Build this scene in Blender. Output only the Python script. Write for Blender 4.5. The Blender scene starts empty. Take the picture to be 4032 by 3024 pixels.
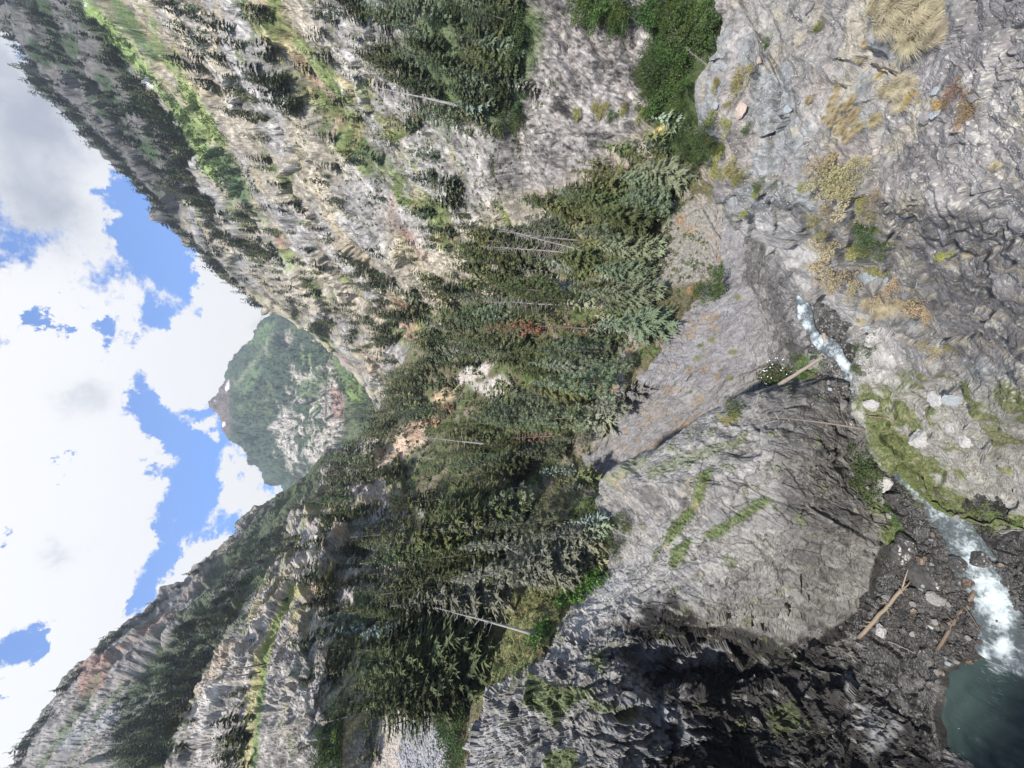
import bpy, math, random
import numpy as np
from mathutils import Vector, Matrix
from mathutils.bvhtree import BVHTree

random.seed(7)
RS = np.random.RandomState(11)
SC = bpy.context.scene
COL = SC.collection

# ------------------------------------------------------------------ camera
FPX = 400.0                    # focal length in pixels of the 1024 px wide frame
PITCH = math.radians(17.1)
CP, SP = math.cos(PITCH), math.sin(PITCH)
Xv = np.array([1.0, 0, 0]); Fv = np.array([0, CP, -SP]); Dv = np.array([0, -SP, -CP])
cam = bpy.data.cameras.new('camera')
cam.sensor_width = 36; cam.lens = FPX * 36 / 1024
cam.clip_start = 0.5; cam.clip_end = 30000
camo = bpy.data.objects.new('camera', cam); COL.objects.link(camo)
M = Matrix.Identity(4)
for i in range(3):
    M[i][0] = Dv[i]; M[i][1] = Xv[i]; M[i][2] = -Fv[i]
camo.matrix_world = M
SC.camera = camo

# ------------------------------------------------------------------ light
SUN = Vector((-0.20, -0.50, 0.98)).normalized()      # towards the sun
SUN_STRENGTH = 4.8
SUN_ANGLE = math.radians(3)
SKY_STRENGTH = 0.125
CLOUD_LIGHT = 0.76
SC.view_settings.view_transform = 'Standard'
SC.view_settings.look = 'None'
SC.view_settings.exposure = 0.5
SC.view_settings.gamma = 1
SC.view_settings.use_curve_mapping = False
SC.cycles.max_bounces = 5
SC.cycles.diffuse_bounces = 3
SC.cycles.transparent_max_bounces = 6
SC.cycles.volume_bounces = 0
SC.cycles.use_denoising = True

sl = bpy.data.lights.new('sun', 'SUN'); sl.energy = SUN_STRENGTH; sl.angle = SUN_ANGLE; sl.color = (1, .945, .87)
so = bpy.data.objects.new('sun', sl); COL.objects.link(so)
so.rotation_euler = SUN.to_track_quat('Z', 'Y').to_euler()


def ray(px, py):
    px = np.asarray(px, float); py = np.asarray(py, float)
    ux = (384 - py) / FPX; vy = (px - 512) / FPX
    return ux[..., None] * Xv + Fv + vy[..., None] * Dv


def topx(P):
    P = np.asarray(P, float)
    f = P @ Fv
    return 512 + FPX * (P @ Dv) / f, 384 - FPX * (P @ Xv) / f, f


# ------------------------------------------------------------------ sky with clouds
def build_world():
    w = bpy.data.worlds.new('World'); SC.world = w; w.use_nodes = True
    nt = w.node_tree; N = nt.nodes; L = nt.links
    for n in list(N): N.remove(n)
    out = N.new('ShaderNodeOutputWorld'); bg = N.new('ShaderNodeBackground'); bg.inputs[1].default_value = 1
    sky = N.new('ShaderNodeTexSky'); sky.sky_type = 'NISHITA'; sky.sun_disc = False
    sky.sun_elevation = math.asin(SUN.z); sky.sun_rotation = math.atan2(SUN.x, SUN.y)
    sky.altitude = 2400; sky.dust_density = 0.4; sky.ozone_density = 2.2
    tc = N.new('ShaderNodeTexCoord')

    def mth(op, a, b=None, c=None, clamp=False):
        n = N.new('ShaderNodeMath'); n.operation = op; n.use_clamp = clamp
        for i, v in enumerate((a, b, c)):
            if v is None: continue
            if isinstance(v, (int, float)): n.inputs[i].default_value = v
            else: L.new(v, n.inputs[i])
        return n.outputs[0]
    gen = tc.outputs['Generated']
    nrm = N.new('ShaderNodeVectorMath'); nrm.operation = 'NORMALIZE'; L.new(gen, nrm.inputs[0])
    sep = N.new('ShaderNodeSeparateXYZ'); L.new(nrm.outputs[0], sep.inputs[0])
    zz = mth('ADD', mth('MAXIMUM', sep.outputs[2], 0.0), 0.35)
    cmb = N.new('ShaderNodeCombineXYZ')
    L.new(mth('DIVIDE', sep.outputs[0], zz), cmb.inputs[0]); L.new(mth('DIVIDE', sep.outputs[1], zz), cmb.inputs[1])

    def noise(scale, detail, rough, off=0.0, vec=None, dist=0.0):
        n = N.new('ShaderNodeTexNoise'); n.inputs['Scale'].default_value = scale
        n.inputs['Detail'].default_value = detail; n.inputs['Roughness'].default_value = rough
        n.inputs['Distortion'].default_value = dist
        mp = N.new('ShaderNodeMapping'); mp.inputs['Location'].default_value = (off, off * 1.7, off * .3)
        L.new(vec or cmb.outputs[0], mp.inputs[0]); L.new(mp.outputs[0], n.inputs['Vector'])
        return n.outputs['Fac']
    puff = noise(2.6, 9, 0.62, 3.1, dist=0.25)
    fine = noise(10, 9, 0.72, 8.3)

    wn = N.new('ShaderNodeTexNoise'); wn.inputs['Scale'].default_value = 7; wn.inputs['Detail'].default_value = 8; wn.inputs['Roughness'].default_value = .68
    L.new(nrm.outputs[0], wn.inputs['Vector'])
    w1 = N.new('ShaderNodeVectorMath'); w1.operation = 'SUBTRACT'; L.new(wn.outputs['Color'], w1.inputs[0]); w1.inputs[1].default_value = (.5, .5, .5)
    w2 = N.new('ShaderNodeVectorMath'); w2.operation = 'MULTIPLY_ADD'; L.new(w1.outputs[0], w2.inputs[0]); w2.inputs[1].default_value = (.22, .22, .22); L.new(nrm.outputs[0], w2.inputs[2])
    wrp = N.new('ShaderNodeVectorMath'); wrp.operation = 'NORMALIZE'; L.new(w2.outputs[0], wrp.inputs[0])

    def blob(px, py, r, w):
        d = ray(px, py); d /= np.linalg.norm(d)
        e = ray(px + r, py); e /= np.linalg.norm(e)
        cosr = float(d @ e)
        vm = N.new('ShaderNodeVectorMath'); vm.operation = 'DOT_PRODUCT'
        L.new(wrp.outputs[0], vm.inputs[0]); vm.inputs[1].default_value = tuple(d)
        a = mth('SUBTRACT', 1.0, vm.outputs['Value'])
        g = mth('POWER', 2.718, mth('MULTIPLY', a, -1.0 / (1 - cosr)))
        return mth('MULTIPLY', g, w)

    def total(lst, start):
        s = start
        for b in lst: s = mth('ADD', s, blob(*b))
        return s
    base = mth('ADD', mth('MULTIPLY', mth('SUBTRACT', puff, 0.5), 1.5), mth('MULTIPLY', mth('SUBTRACT', fine, 0.5), 1.6))
    base = mth('ADD', base, 0.15)
    BL = [  # px, py, radius px, weight (+ cloud, - blue)
        (30, 150, 70, .6), (65, 300, 55, .5), (70, 430, 75, .8), (60, 560, 80, .7), (40, 690, 60, .5), (110, 370, 25, .35),
        (120, 470, 38, .5), (110, 540, 40, .5), (95, 620, 35, .5), (30, 340, 50, .3), (60, 700, 40, .6), (88, 690, 30, .5),
        (200, 345, 34, .75), (210, 385, 26, .35), (240, 320, 26, .8), (210, 280, 22, .7), (222, 300, 24, .6), (202, 430, 11, .6), (206, 445, 10, .5),
        (182, 372, 18, .5), (238, 470, 15, .7), (258, 500, 20, .8), (275, 515, 14, .6),
        (180, 585, 17, .7), (215, 545, 17, .75), (165, 610, 15, .5), (165, 517, 6, .5), (182, 541, 8, .5), (150, 640, 12, .4), (120, 655, 20, .6), (195, 560, 14, .6),
        (120, 235, 26, -.75), (150, 190, 30, -.9), (110, 160, 8, -.3), (165, 260, 30, -.9), (160, 330, 22, -.9), (155, 400, 28, -1.0), (165, 440, 26, -.9),
        (170, 480, 26, -.9), (158, 525, 20, -.8), (160, 560, 18, -.8), (135, 600, 14, -.7), (105, 645, 12, -.5), (215, 410, 8, -.8), (200, 500, 22, -.8), (225, 500, 12, -.6),
        (58, 328, 13, -.85), (70, 336, 9, -.6), (106, 332, 12, -.9), (86, 300, 7, -.5), (60, 432, 4, -.6), (52, 462, 9, -.7), (50, 482, 7, -.6), (15, 640, 20, -.95), (33, 655, 14, -.8), (5, 690, 12, -.7),
        (12, 535, 10, -.6), (80, 205, 20, .4), (100, 235, 12, .5),
    ]
    m = total(BL, base)
    mr = N.new('ShaderNodeMapRange'); mr.interpolation_type = 'SMOOTHSTEP'
    mr.inputs['From Min'].default_value = 0.0; mr.inputs['From Max'].default_value = 0.3
    L.new(m, mr.inputs['Value'])
    thick = N.new('ShaderNodeMapRange'); thick.inputs['From Min'].default_value = .0; thick.inputs['From Max'].default_value = .35
    L.new(m, thick.inputs['Value'])
    # grey undersides
    GR = [(5, 130, 75, .85), (25, 210, 60, .75), (50, 120, 30, .3), (84, 395, 22, .55), (95, 410, 14, .2), (66, 558, 15, .45), (266, 320, 10, .5), (0, 60, 30, .5)]
    gsoft = noise(3.3, 5, 0.55, 5.0)
    g = total(GR, mth('MULTIPLY', mth('SUBTRACT', gsoft, 0.66), 1.3, clamp=True))
    g = mth('MULTIPLY', g, mth('MULTIPLY', mth('SUBTRACT', mth('ADD', gsoft, mth('MULTIPLY', puff, .6)), .42), 2.4, clamp=True), clamp=True)
    cc = N.new('ShaderNodeMix'); cc.data_type = 'RGBA'
    c = CLOUD_LIGHT
    cc.inputs['A'].default_value = (c * 1.01, c * .995, c * .96, 1)
    cc.inputs['B'].default_value = (.27, .29, .34, 1)
    L.new(g, cc.inputs['Factor'])
    sk = N.new('ShaderNodeMix'); sk.data_type = 'RGBA'; sk.blend_type = 'MULTIPLY'; sk.inputs['Factor'].default_value = 1
    s = SKY_STRENGTH
    L.new(sky.outputs[0], sk.inputs['A']); sk.inputs['B'].default_value = (s * .55, s * 1.16, s * 1.76, 1)
    mix = N.new('ShaderNodeMix'); mix.data_type = 'RGBA'
    L.new(mr.outputs[0], mix.inputs['Factor']); L.new(sk.outputs['Result'], mix.inputs['A']); L.new(cc.outputs['Result'], mix.inputs['B'])
    # below the horizon: the valley ground
    gm = N.new('ShaderNodeMapRange'); gm.inputs['From Min'].default_value = -.06; gm.inputs['From Max'].default_value = .01; L.new(sep.outputs[2], gm.inputs['Value'])
    gx = N.new('ShaderNodeMix'); gx.data_type = 'RGBA'; gx.inputs['A'].default_value = (.075, .075, .065, 1)
    L.new(gm.outputs[0], gx.inputs['Factor']); L.new(mix.outputs['Result'], gx.inputs['B']); mix = gx
    L.new(mix.outputs['Result'], bg.inputs[0]); L.new(bg.outputs[0], out.inputs[0])


build_world()


# ------------------------------------------------------------------ numpy noise
def _h(ix, iy, iz, s):
    h = (ix.astype(np.uint32) * np.uint32(374761393)) ^ (iy.astype(np.uint32) * np.uint32(668265263)) ^ (iz.astype(np.uint32) * np.uint32(2147483647 & 2246822519)) ^ np.uint32((s * 3266489917) & 0xffffffff)
    h = (h ^ (h >> np.uint32(13))) * np.uint32(1274126177)
    h = (h ^ (h >> np.uint32(16))) * np.uint32(2654435761)
    return h ^ (h >> np.uint32(15))


def hf(ix, iy, iz, s):
    return _h(ix, iy, iz, s).astype(np.float32) * np.float32(1 / 4294967296.0)


def vnoise(P, s=0):
    P = P.astype(np.float32) + np.float32(1000.37)
    I = np.floor(P).astype(np.int64); f = P - I
    f = f * f * f * (f * (f * 6 - 15) + 10)
    x, y, z = I[..., 0], I[..., 1], I[..., 2]; fx, fy, fz = f[..., 0], f[..., 1], f[..., 2]
    r = 0
    for a in (0, 1):
        for b in (0, 1):
            for c in (0, 1):
                r = r + hf(x + a, y + b, z + c, s) * (fx if a else 1 - fx) * (fy if b else 1 - fy) * (fz if c else 1 - fz)
    return r * 2 - 1


def fbm(P, oct=4, s=0, gain=.5):
    r = 0; a = 1; t = 0
    for i in range(oct):
        r = r + a * vnoise(P * (2.03 ** i), s + i * 17); t += a; a *= gain
    return r / t


def facets(P, s=0, tilt=1.0):
    """blocky rock: every Voronoi cell carries its own level and tilt. returns (height, edge distance, cell random)"""
    P = P.astype(np.float32) + np.float32(1000.11)
    I = np.floor(P).astype(np.int64); F = P - I
    n = P.shape[0]
    d1 = np.full(n, 9.0, np.float32); d2 = np.full(n, 9.0, np.float32)
    h = np.zeros(n, np.float32); rid = np.zeros(n, np.float32)
    for a in (-1, 0, 1):
        for b in (-1, 0, 1):
            for c in (-1, 0, 1):
                x, y, z = I[:, 0] + a, I[:, 1] + b, I[:, 2] + c
                dx = a + hf(x, y, z, s) - F[:, 0]; dy = b + hf(x, y, z, s + 1) - F[:, 1]; dz = c + hf(x, y, z, s + 2) - F[:, 2]
                d = dx * dx + dy * dy + dz * dz
                m = d < d1
                d2 = np.where(m, d1, np.minimum(d2, d))
                d1 = np.where(m, d, d1)
                r = hf(x, y, z, s + 3)
                g1 = hf(x, y, z, s + 4) - .5; g2 = hf(x, y, z, s + 5) - .5; g3 = r - .5
                hh = (r - .5) + tilt * -(dx * g1 + dy * g2 + dz * g3) * 2
                h = np.where(m, hh, h); rid = np.where(m, hf(x, y, z, s + 6), rid)
    return h, np.sqrt(d2) - np.sqrt(d1), rid


def sstep(a, b, x):
    t = np.clip((x - a) / (b - a), 0, 1)
    return t * t * (3 - 2 * t)


def basis(strike):
    a = np.array(strike, float); a /= np.linalg.norm(a)
    b = np.cross(a, [0.13, 0.31, 0.94]); b /= np.linalg.norm(b)
    return np.stack([a, b, np.cross(a, b)], 1)


# ------------------------------------------------------------------ object helpers
def tag(o, label=None, cat=None, group=None, kind=None):
    if label: o['label'] = label
    if cat: o['category'] = cat
    if group: o['group'] = group
    if kind: o['kind'] = kind
    return o


def mesh_np(name, V, Fc, mat=None, col=None, smooth=False):
    """V n x 3, Fc m x k (k = 3 or 4)"""
    me = bpy.data.meshes.new(name)
    V = np.ascontiguousarray(V, np.float32); Fc = np.ascontiguousarray(Fc, np.int32)
    m, k = Fc.shape
    me.vertices.add(len(V)); me.vertices.foreach_set('co', V.ravel())
    me.loops.add(m * k); me.loops.foreach_set('vertex_index', Fc.ravel())
    me.polygons.add(m); me.polygons.foreach_set('loop_start', np.arange(0, m * k, k, dtype=np.int32))
    try: me.polygons.foreach_set('loop_total', np.full(m, k, np.int32))
    except Exception: pass
    me.polygons.foreach_set('use_smooth', np.full(m, smooth))
    me.update(calc_edges=True)
    if col is not None:
        a = me.color_attributes.new('Col', 'FLOAT_COLOR', 'POINT')
        c = np.ones((len(V), 4), np.float32); c[:, :3] = col
        a.data.foreach_set('color', c.ravel())
    if mat: me.materials.append(mat)
    return me


def link(name, me, parent=None, loc=None):
    o = bpy.data.objects.new(name, me); COL.objects.link(o)
    if parent is not None: o.parent = parent
    if loc is not None: o.location = loc
    return o


# ------------------------------------------------------------------ materials
def new_mat(name):
    m = bpy.data.materials.new(name); m.use_nodes = True
    nt = m.node_tree; N = nt.nodes
    b = N.get('Principled BSDF')
    b.inputs['Specular IOR Level'].default_value = 0.25
    return m, nt, b


def rock_mat(name, scale, bump=.5, dist=.05, rough=.9, contrast=.35, stretch=(1, 1, 1)):
    """vertex colour carries the mineral/plant colour of the place, nodes add grain"""
    m, nt, b = new_mat(name); N = nt.nodes; L = nt.links
    at = N.new('ShaderNodeAttribute'); at.attribute_name = 'Col'
    tc = N.new('ShaderNodeTexCoord'); mp = N.new('ShaderNodeMapping'); mp.inputs['Scale'].default_value = stretch
    L.new(tc.outputs['Object'], mp.inputs[0])
    n1 = N.new('ShaderNodeTexNoise'); n1.inputs['Scale'].default_value = scale; n1.inputs['Detail'].default_value = 8; n1.inputs['Roughness'].default_value = .68
    n2 = N.new('ShaderNodeTexNoise'); n2.inputs['Scale'].default_value = scale * 5.7; n2.inputs['Detail'].default_value = 4
    vo = N.new('ShaderNodeTexVoronoi'); vo.feature = 'DISTANCE_TO_EDGE'; vo.inputs['Scale'].default_value = scale * .8
    for n in (n1, n2, vo): L.new(mp.outputs[0], n.inputs['Vector'])
    r = N.new('ShaderNodeMapRange'); r.inputs['From Min'].default_value = .3; r.inputs['From Max'].default_value = .7
    r.inputs['To Min'].default_value = .9 - contrast; r.inputs['To Max'].default_value = .9 + contrast
    L.new(n1.outputs['Fac'], r.inputs['Value'])
    mx = N.new('ShaderNodeMix'); mx.data_type = 'RGBA'; mx.blend_type = 'MULTIPLY'; mx.inputs['Factor'].default_value = 1
    L.new(at.outputs['Color'], mx.inputs['A']); L.new(r.outputs[0], mx.inputs['B'])
    L.new(mx.outputs['Result'], b.inputs['Base Color'])
    b.inputs['Roughness'].default_value = rough
    ad = N.new('ShaderNodeMath'); ad.operation = 'ADD'; L.new(n1.outputs['Fac'], ad.inputs[0])
    m2 = N.new('ShaderNodeMath'); m2.operation = 'MULTIPLY'; m2.inputs[1].default_value = .4; L.new(n2.outputs['Fac'], m2.inputs[0]); L.new(m2.outputs[0], ad.inputs[1])
    vr = N.new('ShaderNodeMath'); vr.operation = 'MINIMUM'; vr.inputs[1].default_value = .12; L.new(vo.outputs['Distance'], vr.inputs[0])
    v3 = N.new('ShaderNodeMath'); v3.operation = 'MULTIPLY'; v3.inputs[1].default_value = 2.2; L.new(vr.outputs[0], v3.inputs[0])
    a2 = N.new('ShaderNodeMath'); a2.operation = 'ADD'; L.new(ad.outputs[0], a2.inputs[0]); L.new(v3.outputs[0], a2.inputs[1])
    bp = N.new('ShaderNodeBump'); bp.inputs['Strength'].default_value = bump; bp.inputs['Distance'].default_value = dist
    L.new(a2.outputs[0], bp.inputs['Height']); L.new(bp.outputs[0], b.inputs['Normal'])
    return m


def leaf_mat(name, col, var=.35, trans=.25, hue=.03, rough=.75):
    m, nt, b = new_mat(name); N = nt.nodes; L = nt.links
    oi = N.new('ShaderNodeObjectInfo')
    tc = N.new('ShaderNodeTexCoord')
    n1 = N.new('ShaderNodeTexNoise'); n1.inputs['Scale'].default_value = 1.3; n1.inputs['Detail'].default_value = 6; n1.inputs['Roughness'].default_value = .8
    L.new(tc.outputs['Object'], n1.inputs['Vector'])
    a = N.new('ShaderNodeMath'); a.operation = 'MULTIPLY_ADD'; a.inputs[1].default_value = var; a.inputs[2].default_value = 1 - var * .5
    L.new(oi.outputs['Random'], a.inputs[0])
    r = N.new('ShaderNodeMapRange'); r.inputs['From Min'].default_value = .3; r.inputs['From Max'].default_value = .7
    r.inputs['To Min'].default_value = .55; r.inputs['To Max'].default_value = 1.5; L.new(n1.outputs['Fac'], r.inputs['Value'])
    v = N.new('ShaderNodeMath'); v.operation = 'MULTIPLY'; L.new(a.outputs[0], v.inputs[0]); L.new(r.outputs[0], v.inputs[1])
    h = N.new('ShaderNodeMath'); h.operation = 'MULTIPLY_ADD'; h.inputs[1].default_value = hue * 2; h.inputs[2].default_value = .5 - hue
    rr = N.new('ShaderNodeMath'); rr.operation = 'FRACT'; r3 = N.new('ShaderNodeMath'); r3.operation = 'MULTIPLY'; r3.inputs[1].default_value = 7.31
    L.new(oi.outputs['Random'], r3.inputs[0]); L.new(r3.outputs[0], rr.inputs[0]); L.new(rr.outputs[0], h.inputs[0])
    hs = N.new('ShaderNodeHueSaturation'); hs.inputs['Color'].default_value = (*col, 1)
    L.new(h.outputs[0], hs.inputs['Hue']); L.new(v.outputs[0], hs.inputs['Value'])
    L.new(hs.outputs[0], b.inputs['Base Color']); b.inputs['Roughness'].default_value = rough
    if trans:
        tr = N.new('ShaderNodeBsdfTranslucent'); L.new(hs.outputs[0], tr.inputs[0])
        ms = N.new('ShaderNodeMixShader'); ms.inputs[0].default_value = trans
        L.new(b.outputs[0], ms.inputs[1]); L.new(tr.outputs[0], ms.inputs[2]); L.new(ms.outputs[0], N['Material Output'].inputs[0])
    return m


def plain_mat(name, col, rough=.8, nscale=8, var=.4, bump=.3, spec=.25, stretch=(1, 1, 1)):
    m, nt, b = new_mat(name); N = nt.nodes; L = nt.links
    tc = N.new('ShaderNodeTexCoord'); mp = N.new('ShaderNodeMapping'); mp.inputs['Scale'].default_value = stretch
    L.new(tc.outputs['Object'], mp.inputs[0])
    n1 = N.new('ShaderNodeTexNoise'); n1.inputs['Scale'].default_value = nscale; n1.inputs['Detail'].default_value = 8; n1.inputs['Roughness'].default_value = .7
    L.new(mp.outputs[0], n1.inputs['Vector'])
    oi = N.new('ShaderNodeObjectInfo')
    a = N.new('ShaderNodeMath'); a.operation = 'MULTIPLY_ADD'; a.inputs[1].default_value = var * .8; a.inputs[2].default_value = 1 - var * .4
    L.new(oi.outputs['Random'], a.inputs[0])
    r = N.new('ShaderNodeMapRange'); r.inputs['From Min'].default_value = .3; r.inputs['From Max'].default_value = .7
    r.inputs['To Min'].default_value = 1 - var; r.inputs['To Max'].default_value = 1 + var; L.new(n1.outputs['Fac'], r.inputs['Value'])
    v = N.new('ShaderNodeMath'); v.operation = 'MULTIPLY'; L.new(a.outputs[0], v.inputs[0]); L.new(r.outputs[0], v.inputs[1])
    hs = N.new('ShaderNodeHueSaturation'); hs.inputs['Color'].default_value = (*col, 1); L.new(v.outputs[0], hs.inputs['Value'])
    L.new(hs.outputs[0], b.inputs['Base Color']); b.inputs['Roughness'].default_value = rough; b.inputs['Specular IOR Level'].default_value = spec
    bp = N.new('ShaderNodeBump'); bp.inputs['Strength'].default_value = bump; bp.inputs['Distance'].default_value = .05
    L.new(n1.outputs['Fac'], bp.inputs['Height']); L.new(bp.outputs[0], b.inputs['Normal'])
    return m


# ------------------------------------------------------------------ terrain sheets
TERR = []            # (bvh, name)


def sheet(sections, nu, nv, smooth=2.0):
    """sections: {py: [(px, depth), ...]}  equal counts; returns world grid (nv, nu, 3) of the undisplaced surface"""
    ys = sorted(sections); K = len(sections[ys[0]])
    A = np.array([[[p[0], math.log(p[1])] for p in sections[y]] for y in ys])          # S,K,2
    # along the section: param = mean cumulated px length
    seg = np.abs(np.diff(A[..., 0], axis=1)).mean(0) + np.abs(np.diff(A[..., 1], axis=1)).mean(0) * 14 + 1.0
    t = np.concatenate([[0], np.cumsum(seg)]); t /= t[-1]
    tt = np.linspace(0, 1, nu)

    def cubic(x, X, Y):
        # monotone (PCHIP) interpolation along axis 0 of Y
        h = np.diff(X); dl = np.diff(Y, axis=0) / h.reshape((-1,) + (1,) * (Y.ndim - 1))
        m = np.zeros_like(Y); m[0] = dl[0]; m[-1] = dl[-1]
        a, b = dl[:-1], dl[1:]
        mid = np.where(a * b > 0, 2 * a * b / (a + b + 1e-12 * np.sign(a + b + 1e-30)), 0)
        m[1:-1] = mid
        i = np.clip(np.searchsorted(X, x, side='right') - 1, 0, len(X) - 2)
        sh = (-1,) + (1,) * (Y.ndim - 1)
        hh = h[i].reshape(sh); s = ((x - X[i]) / h[i]).reshape(sh)
        return (Y[i] * (1 + 2 * s) * (1 - s) ** 2 + m[i] * hh * s * (1 - s) ** 2 + Y[i + 1] * s * s * (3 - 2 * s) + m[i + 1] * hh * s * s * (s - 1))
    B = cubic(tt, t, A.transpose(1, 0, 2))            # nu,S,2
    yy = np.linspace(ys[0], ys[-1], nv)
    C = cubic(yy, np.array(ys, float), B.transpose(1, 0, 2))     # nv,nu,2
    px, ld = C[..., 0], C[..., 1]
    if smooth:
        k = max(1, int(smooth * nv / (ys[-1] - ys[0])))
        ker = np.hanning(2 * k + 3)[1:-1]; ker /= ker.sum()
        pad = len(ker) // 2
        def sm(a):
            ap = np.concatenate([np.repeat(a[:1], pad, 0), a, np.repeat(a[-1:], pad, 0)], 0)
            return sum(ker[j] * ap[j:j + a.shape[0]] for j in range(len(ker)))
        ld = sm(sm(ld)); px = sm(px)
    pyg = np.repeat(yy[:, None], nu, 1)
    P = ray(px, pyg) * np.exp(ld)[..., None]
    return P, px, pyg


def normals(P):
    du = np.gradient(P, axis=1); dv = np.gradient(P, axis=0)
    n = np.cross(dv, du); n /= np.linalg.norm(n, axis=2, keepdims=True) + 1e-9
    s = np.sign((n * -P).sum(2, keepdims=True)); s[s == 0] = 1
    return n * (1 if s.mean() > 0 else -1)


def smooth_grid(a, k):
    for ax in (0, 1):
        ker = np.hanning(2 * k + 3)[1:-1]; ker /= ker.sum(); pad = len(ker) // 2
        sl0 = [slice(None)] * a.ndim; sl0[ax] = slice(0, 1); sl1 = list(sl0); sl1[ax] = slice(-1, None)
        ap = np.concatenate([np.repeat(a[tuple(sl0)], pad, ax), a, np.repeat(a[tuple(sl1)], pad, ax)], ax)
        r = 0
        for j in range(len(ker)):
            s = [slice(None)] * a.ndim; s[ax] = slice(j, j + a.shape[ax]); r = r + ker[j] * ap[tuple(s)]
        a = r
    return a


def grid_faces(nv, nu):
    i = np.arange(nv * nu).reshape(nv, nu)
    return np.stack([i[:-1, :-1], i[:-1, 1:], i[1:, 1:], i[1:, :-1]], -1).reshape(-1, 4)


def displace(P, strike, octs, seed, soft=(), ref=1.0, lo=.12, rough=1.0, extra=None):
    """octs: (wavelength m, amplitude m, stretch along strike, stretch 2nd axis); fades where smaller than ~2 px"""
    nv, nu, _ = P.shape
    nrm = smooth_grid(normals(P), 6); nrm /= np.linalg.norm(nrm, axis=2, keepdims=True) + 1e-9
    Q = P.reshape(-1, 3); dep = np.maximum(np.abs(Q @ Fv), 3)
    pxs = dep / FPX
    B = basis(strike); R = Q @ B; amp = np.clip(dep / ref, lo, 1.0)
    h = np.zeros(len(Q)); cells = []
    for k, (wl, am, st, s2) in enumerate(soft):
        w = sstep(1.5, 4, wl / pxs)
        h += am * w * amp * fbm(R / (wl * np.array([st, s2, 1])), 4, seed + 50 + k)
    for k, (wl, am, st, s2) in enumerate(octs):
        w = sstep(1.2, 3.5, wl / pxs)
        warp = .25 * vnoise(R / (wl * 2.2), seed + 9 + k)[:, None]
        f, e, rid = facets(R / (wl * np.array([st, s2, 1])) + warp, seed + k * 31)
        crack = -(1 - sstep(0, .12, e)) * .35
        aa = am * amp * w
        hk = aa * (f + crack * (.3 if k == 0 else .8))
        nb = int(np.clip(round(float(np.median(aa / pxs)) * .4), 0, 4))
        if nb: hk = smooth_grid(hk.reshape(nv, nu), nb).ravel()
        h += hk; cells.append((rid, e, w))
    if extra is not None: h += extra.ravel() * pxs
    ii, jj = np.meshgrid(np.arange(nv), np.arange(nu), indexing='ij')
    G = np.stack([ii.ravel(), jj.ravel(), ii.ravel() * 0.], 1)
    h += pxs * rough * (.75 * fbm(G / 6., 2, seed + 77) + .9 * vnoise(G / 2.3, seed + 78) + .45 * vnoise(G / 1.1, seed + 79))
    D = Q + nrm.reshape(-1, 3) * h[:, None]
    return D.reshape(P.shape), cells, h


def bands(px, py, dx, dy, wl, warp, seed, sharp=.14):
    """stepped beds across a sheet: slow rise then sudden drop; returns (height -.5...5, phase)"""
    G = np.stack([px / 80., py / 80., px * 0], -1).reshape(-1, 3)
    w = (px * dx + py * dy) / wl + (warp * fbm(G, 4, seed)).reshape(px.shape) + (.35 * fbm(G * 5, 3, seed + 5)).reshape(px.shape)
    k = np.floor(w); fr = w - k
    amp = .45 + .9 * hf(k.astype(np.int64).ravel(), (k * 0).astype(np.int64).ravel(), (k * 0).astype(np.int64).ravel(), seed).reshape(px.shape)
    part = sstep(-.35, .15, (fbm(G * 1.7 + 3.1, 3, seed + 9)).reshape(px.shape))
    saw = np.where(fr < 1 - sharp, fr / (1 - sharp), (1 - fr) / sharp) - .5
    return saw * amp * part, fr


def mixc(a, b, m):
    return a + (np.asarray(b, float) - a) * np.clip(m, 0, 1)[:, None]


def inpoly(px, py, poly):
    poly = np.asarray(poly, float); x, y = px, py
    r = np.zeros(np.shape(px), bool); j = len(poly) - 1
    for i in range(len(poly)):
        xi, yi = poly[i]; xj, yj = poly[j]
        c = ((yi > y) != (yj > y)) & (x < (xj - xi) * (y - yi) / (yj - yi + 1e-12) + xi)
        r ^= c; j = i
    return r


def polymask(px, py, poly, nz=None, soft=3.0):
    """soft-edged mask of a polygon; distance to edges perturbed by noise nz (px)"""
    poly = np.asarray(poly, float)
    d = np.full(px.shape, 1e9)
    for i in range(len(poly)):
        a = poly[i]; b = poly[(i + 1) % len(poly)]; ab = b - a; L2 = (ab ** 2).sum() + 1e-9
        t = np.clip(((px - a[0]) * ab[0] + (py - a[1]) * ab[1]) / L2, 0, 1)
        d = np.minimum(d, np.hypot(px - a[0] - t * ab[0], py - a[1] - t * ab[1]))
    s = np.where(inpoly(px, py, poly), d, -d)
    if nz is not None: s = s + nz
    return sstep(-soft, soft, s)


def streak(px, py, pts, wd, nz=None, soft=1.5):
    d = np.full(px.shape, 1e9)
    for i in range(len(pts) - 1):
        a = np.array(pts[i], float); b = np.array(pts[i + 1], float); ab = b - a; L2 = (ab ** 2).sum() + 1e-9
        t = np.clip(((px - a[0]) * ab[0] + (py - a[1]) * ab[1]) / L2, 0, 1)
        d = np.minimum(d, np.hypot(px - a[0] - t * ab[0], py - a[1] - t * ab[1]))
    s = wd - d
    if nz is not None: s = s + nz
    return sstep(-soft, soft, s)


def finish(name, D, col, mat, label, bvh=True):
    nv, nu, _ = D.shape
    me = mesh_np(name, D.reshape(-1, 3), grid_faces(nv, nu), mat, col, smooth=False)
    o = link(name, me); tag(o, label, name.replace('_', ' '), kind='structure')
    if bvh:
        st = max(1, 1)
        TERR.append((BVHTree.FromPolygons([Vector(v) for v in D[::2, ::2].reshape(-1, 3)], grid_faces(*D[::2, ::2].shape[:2]).tolist()), name))
    return o


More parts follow.
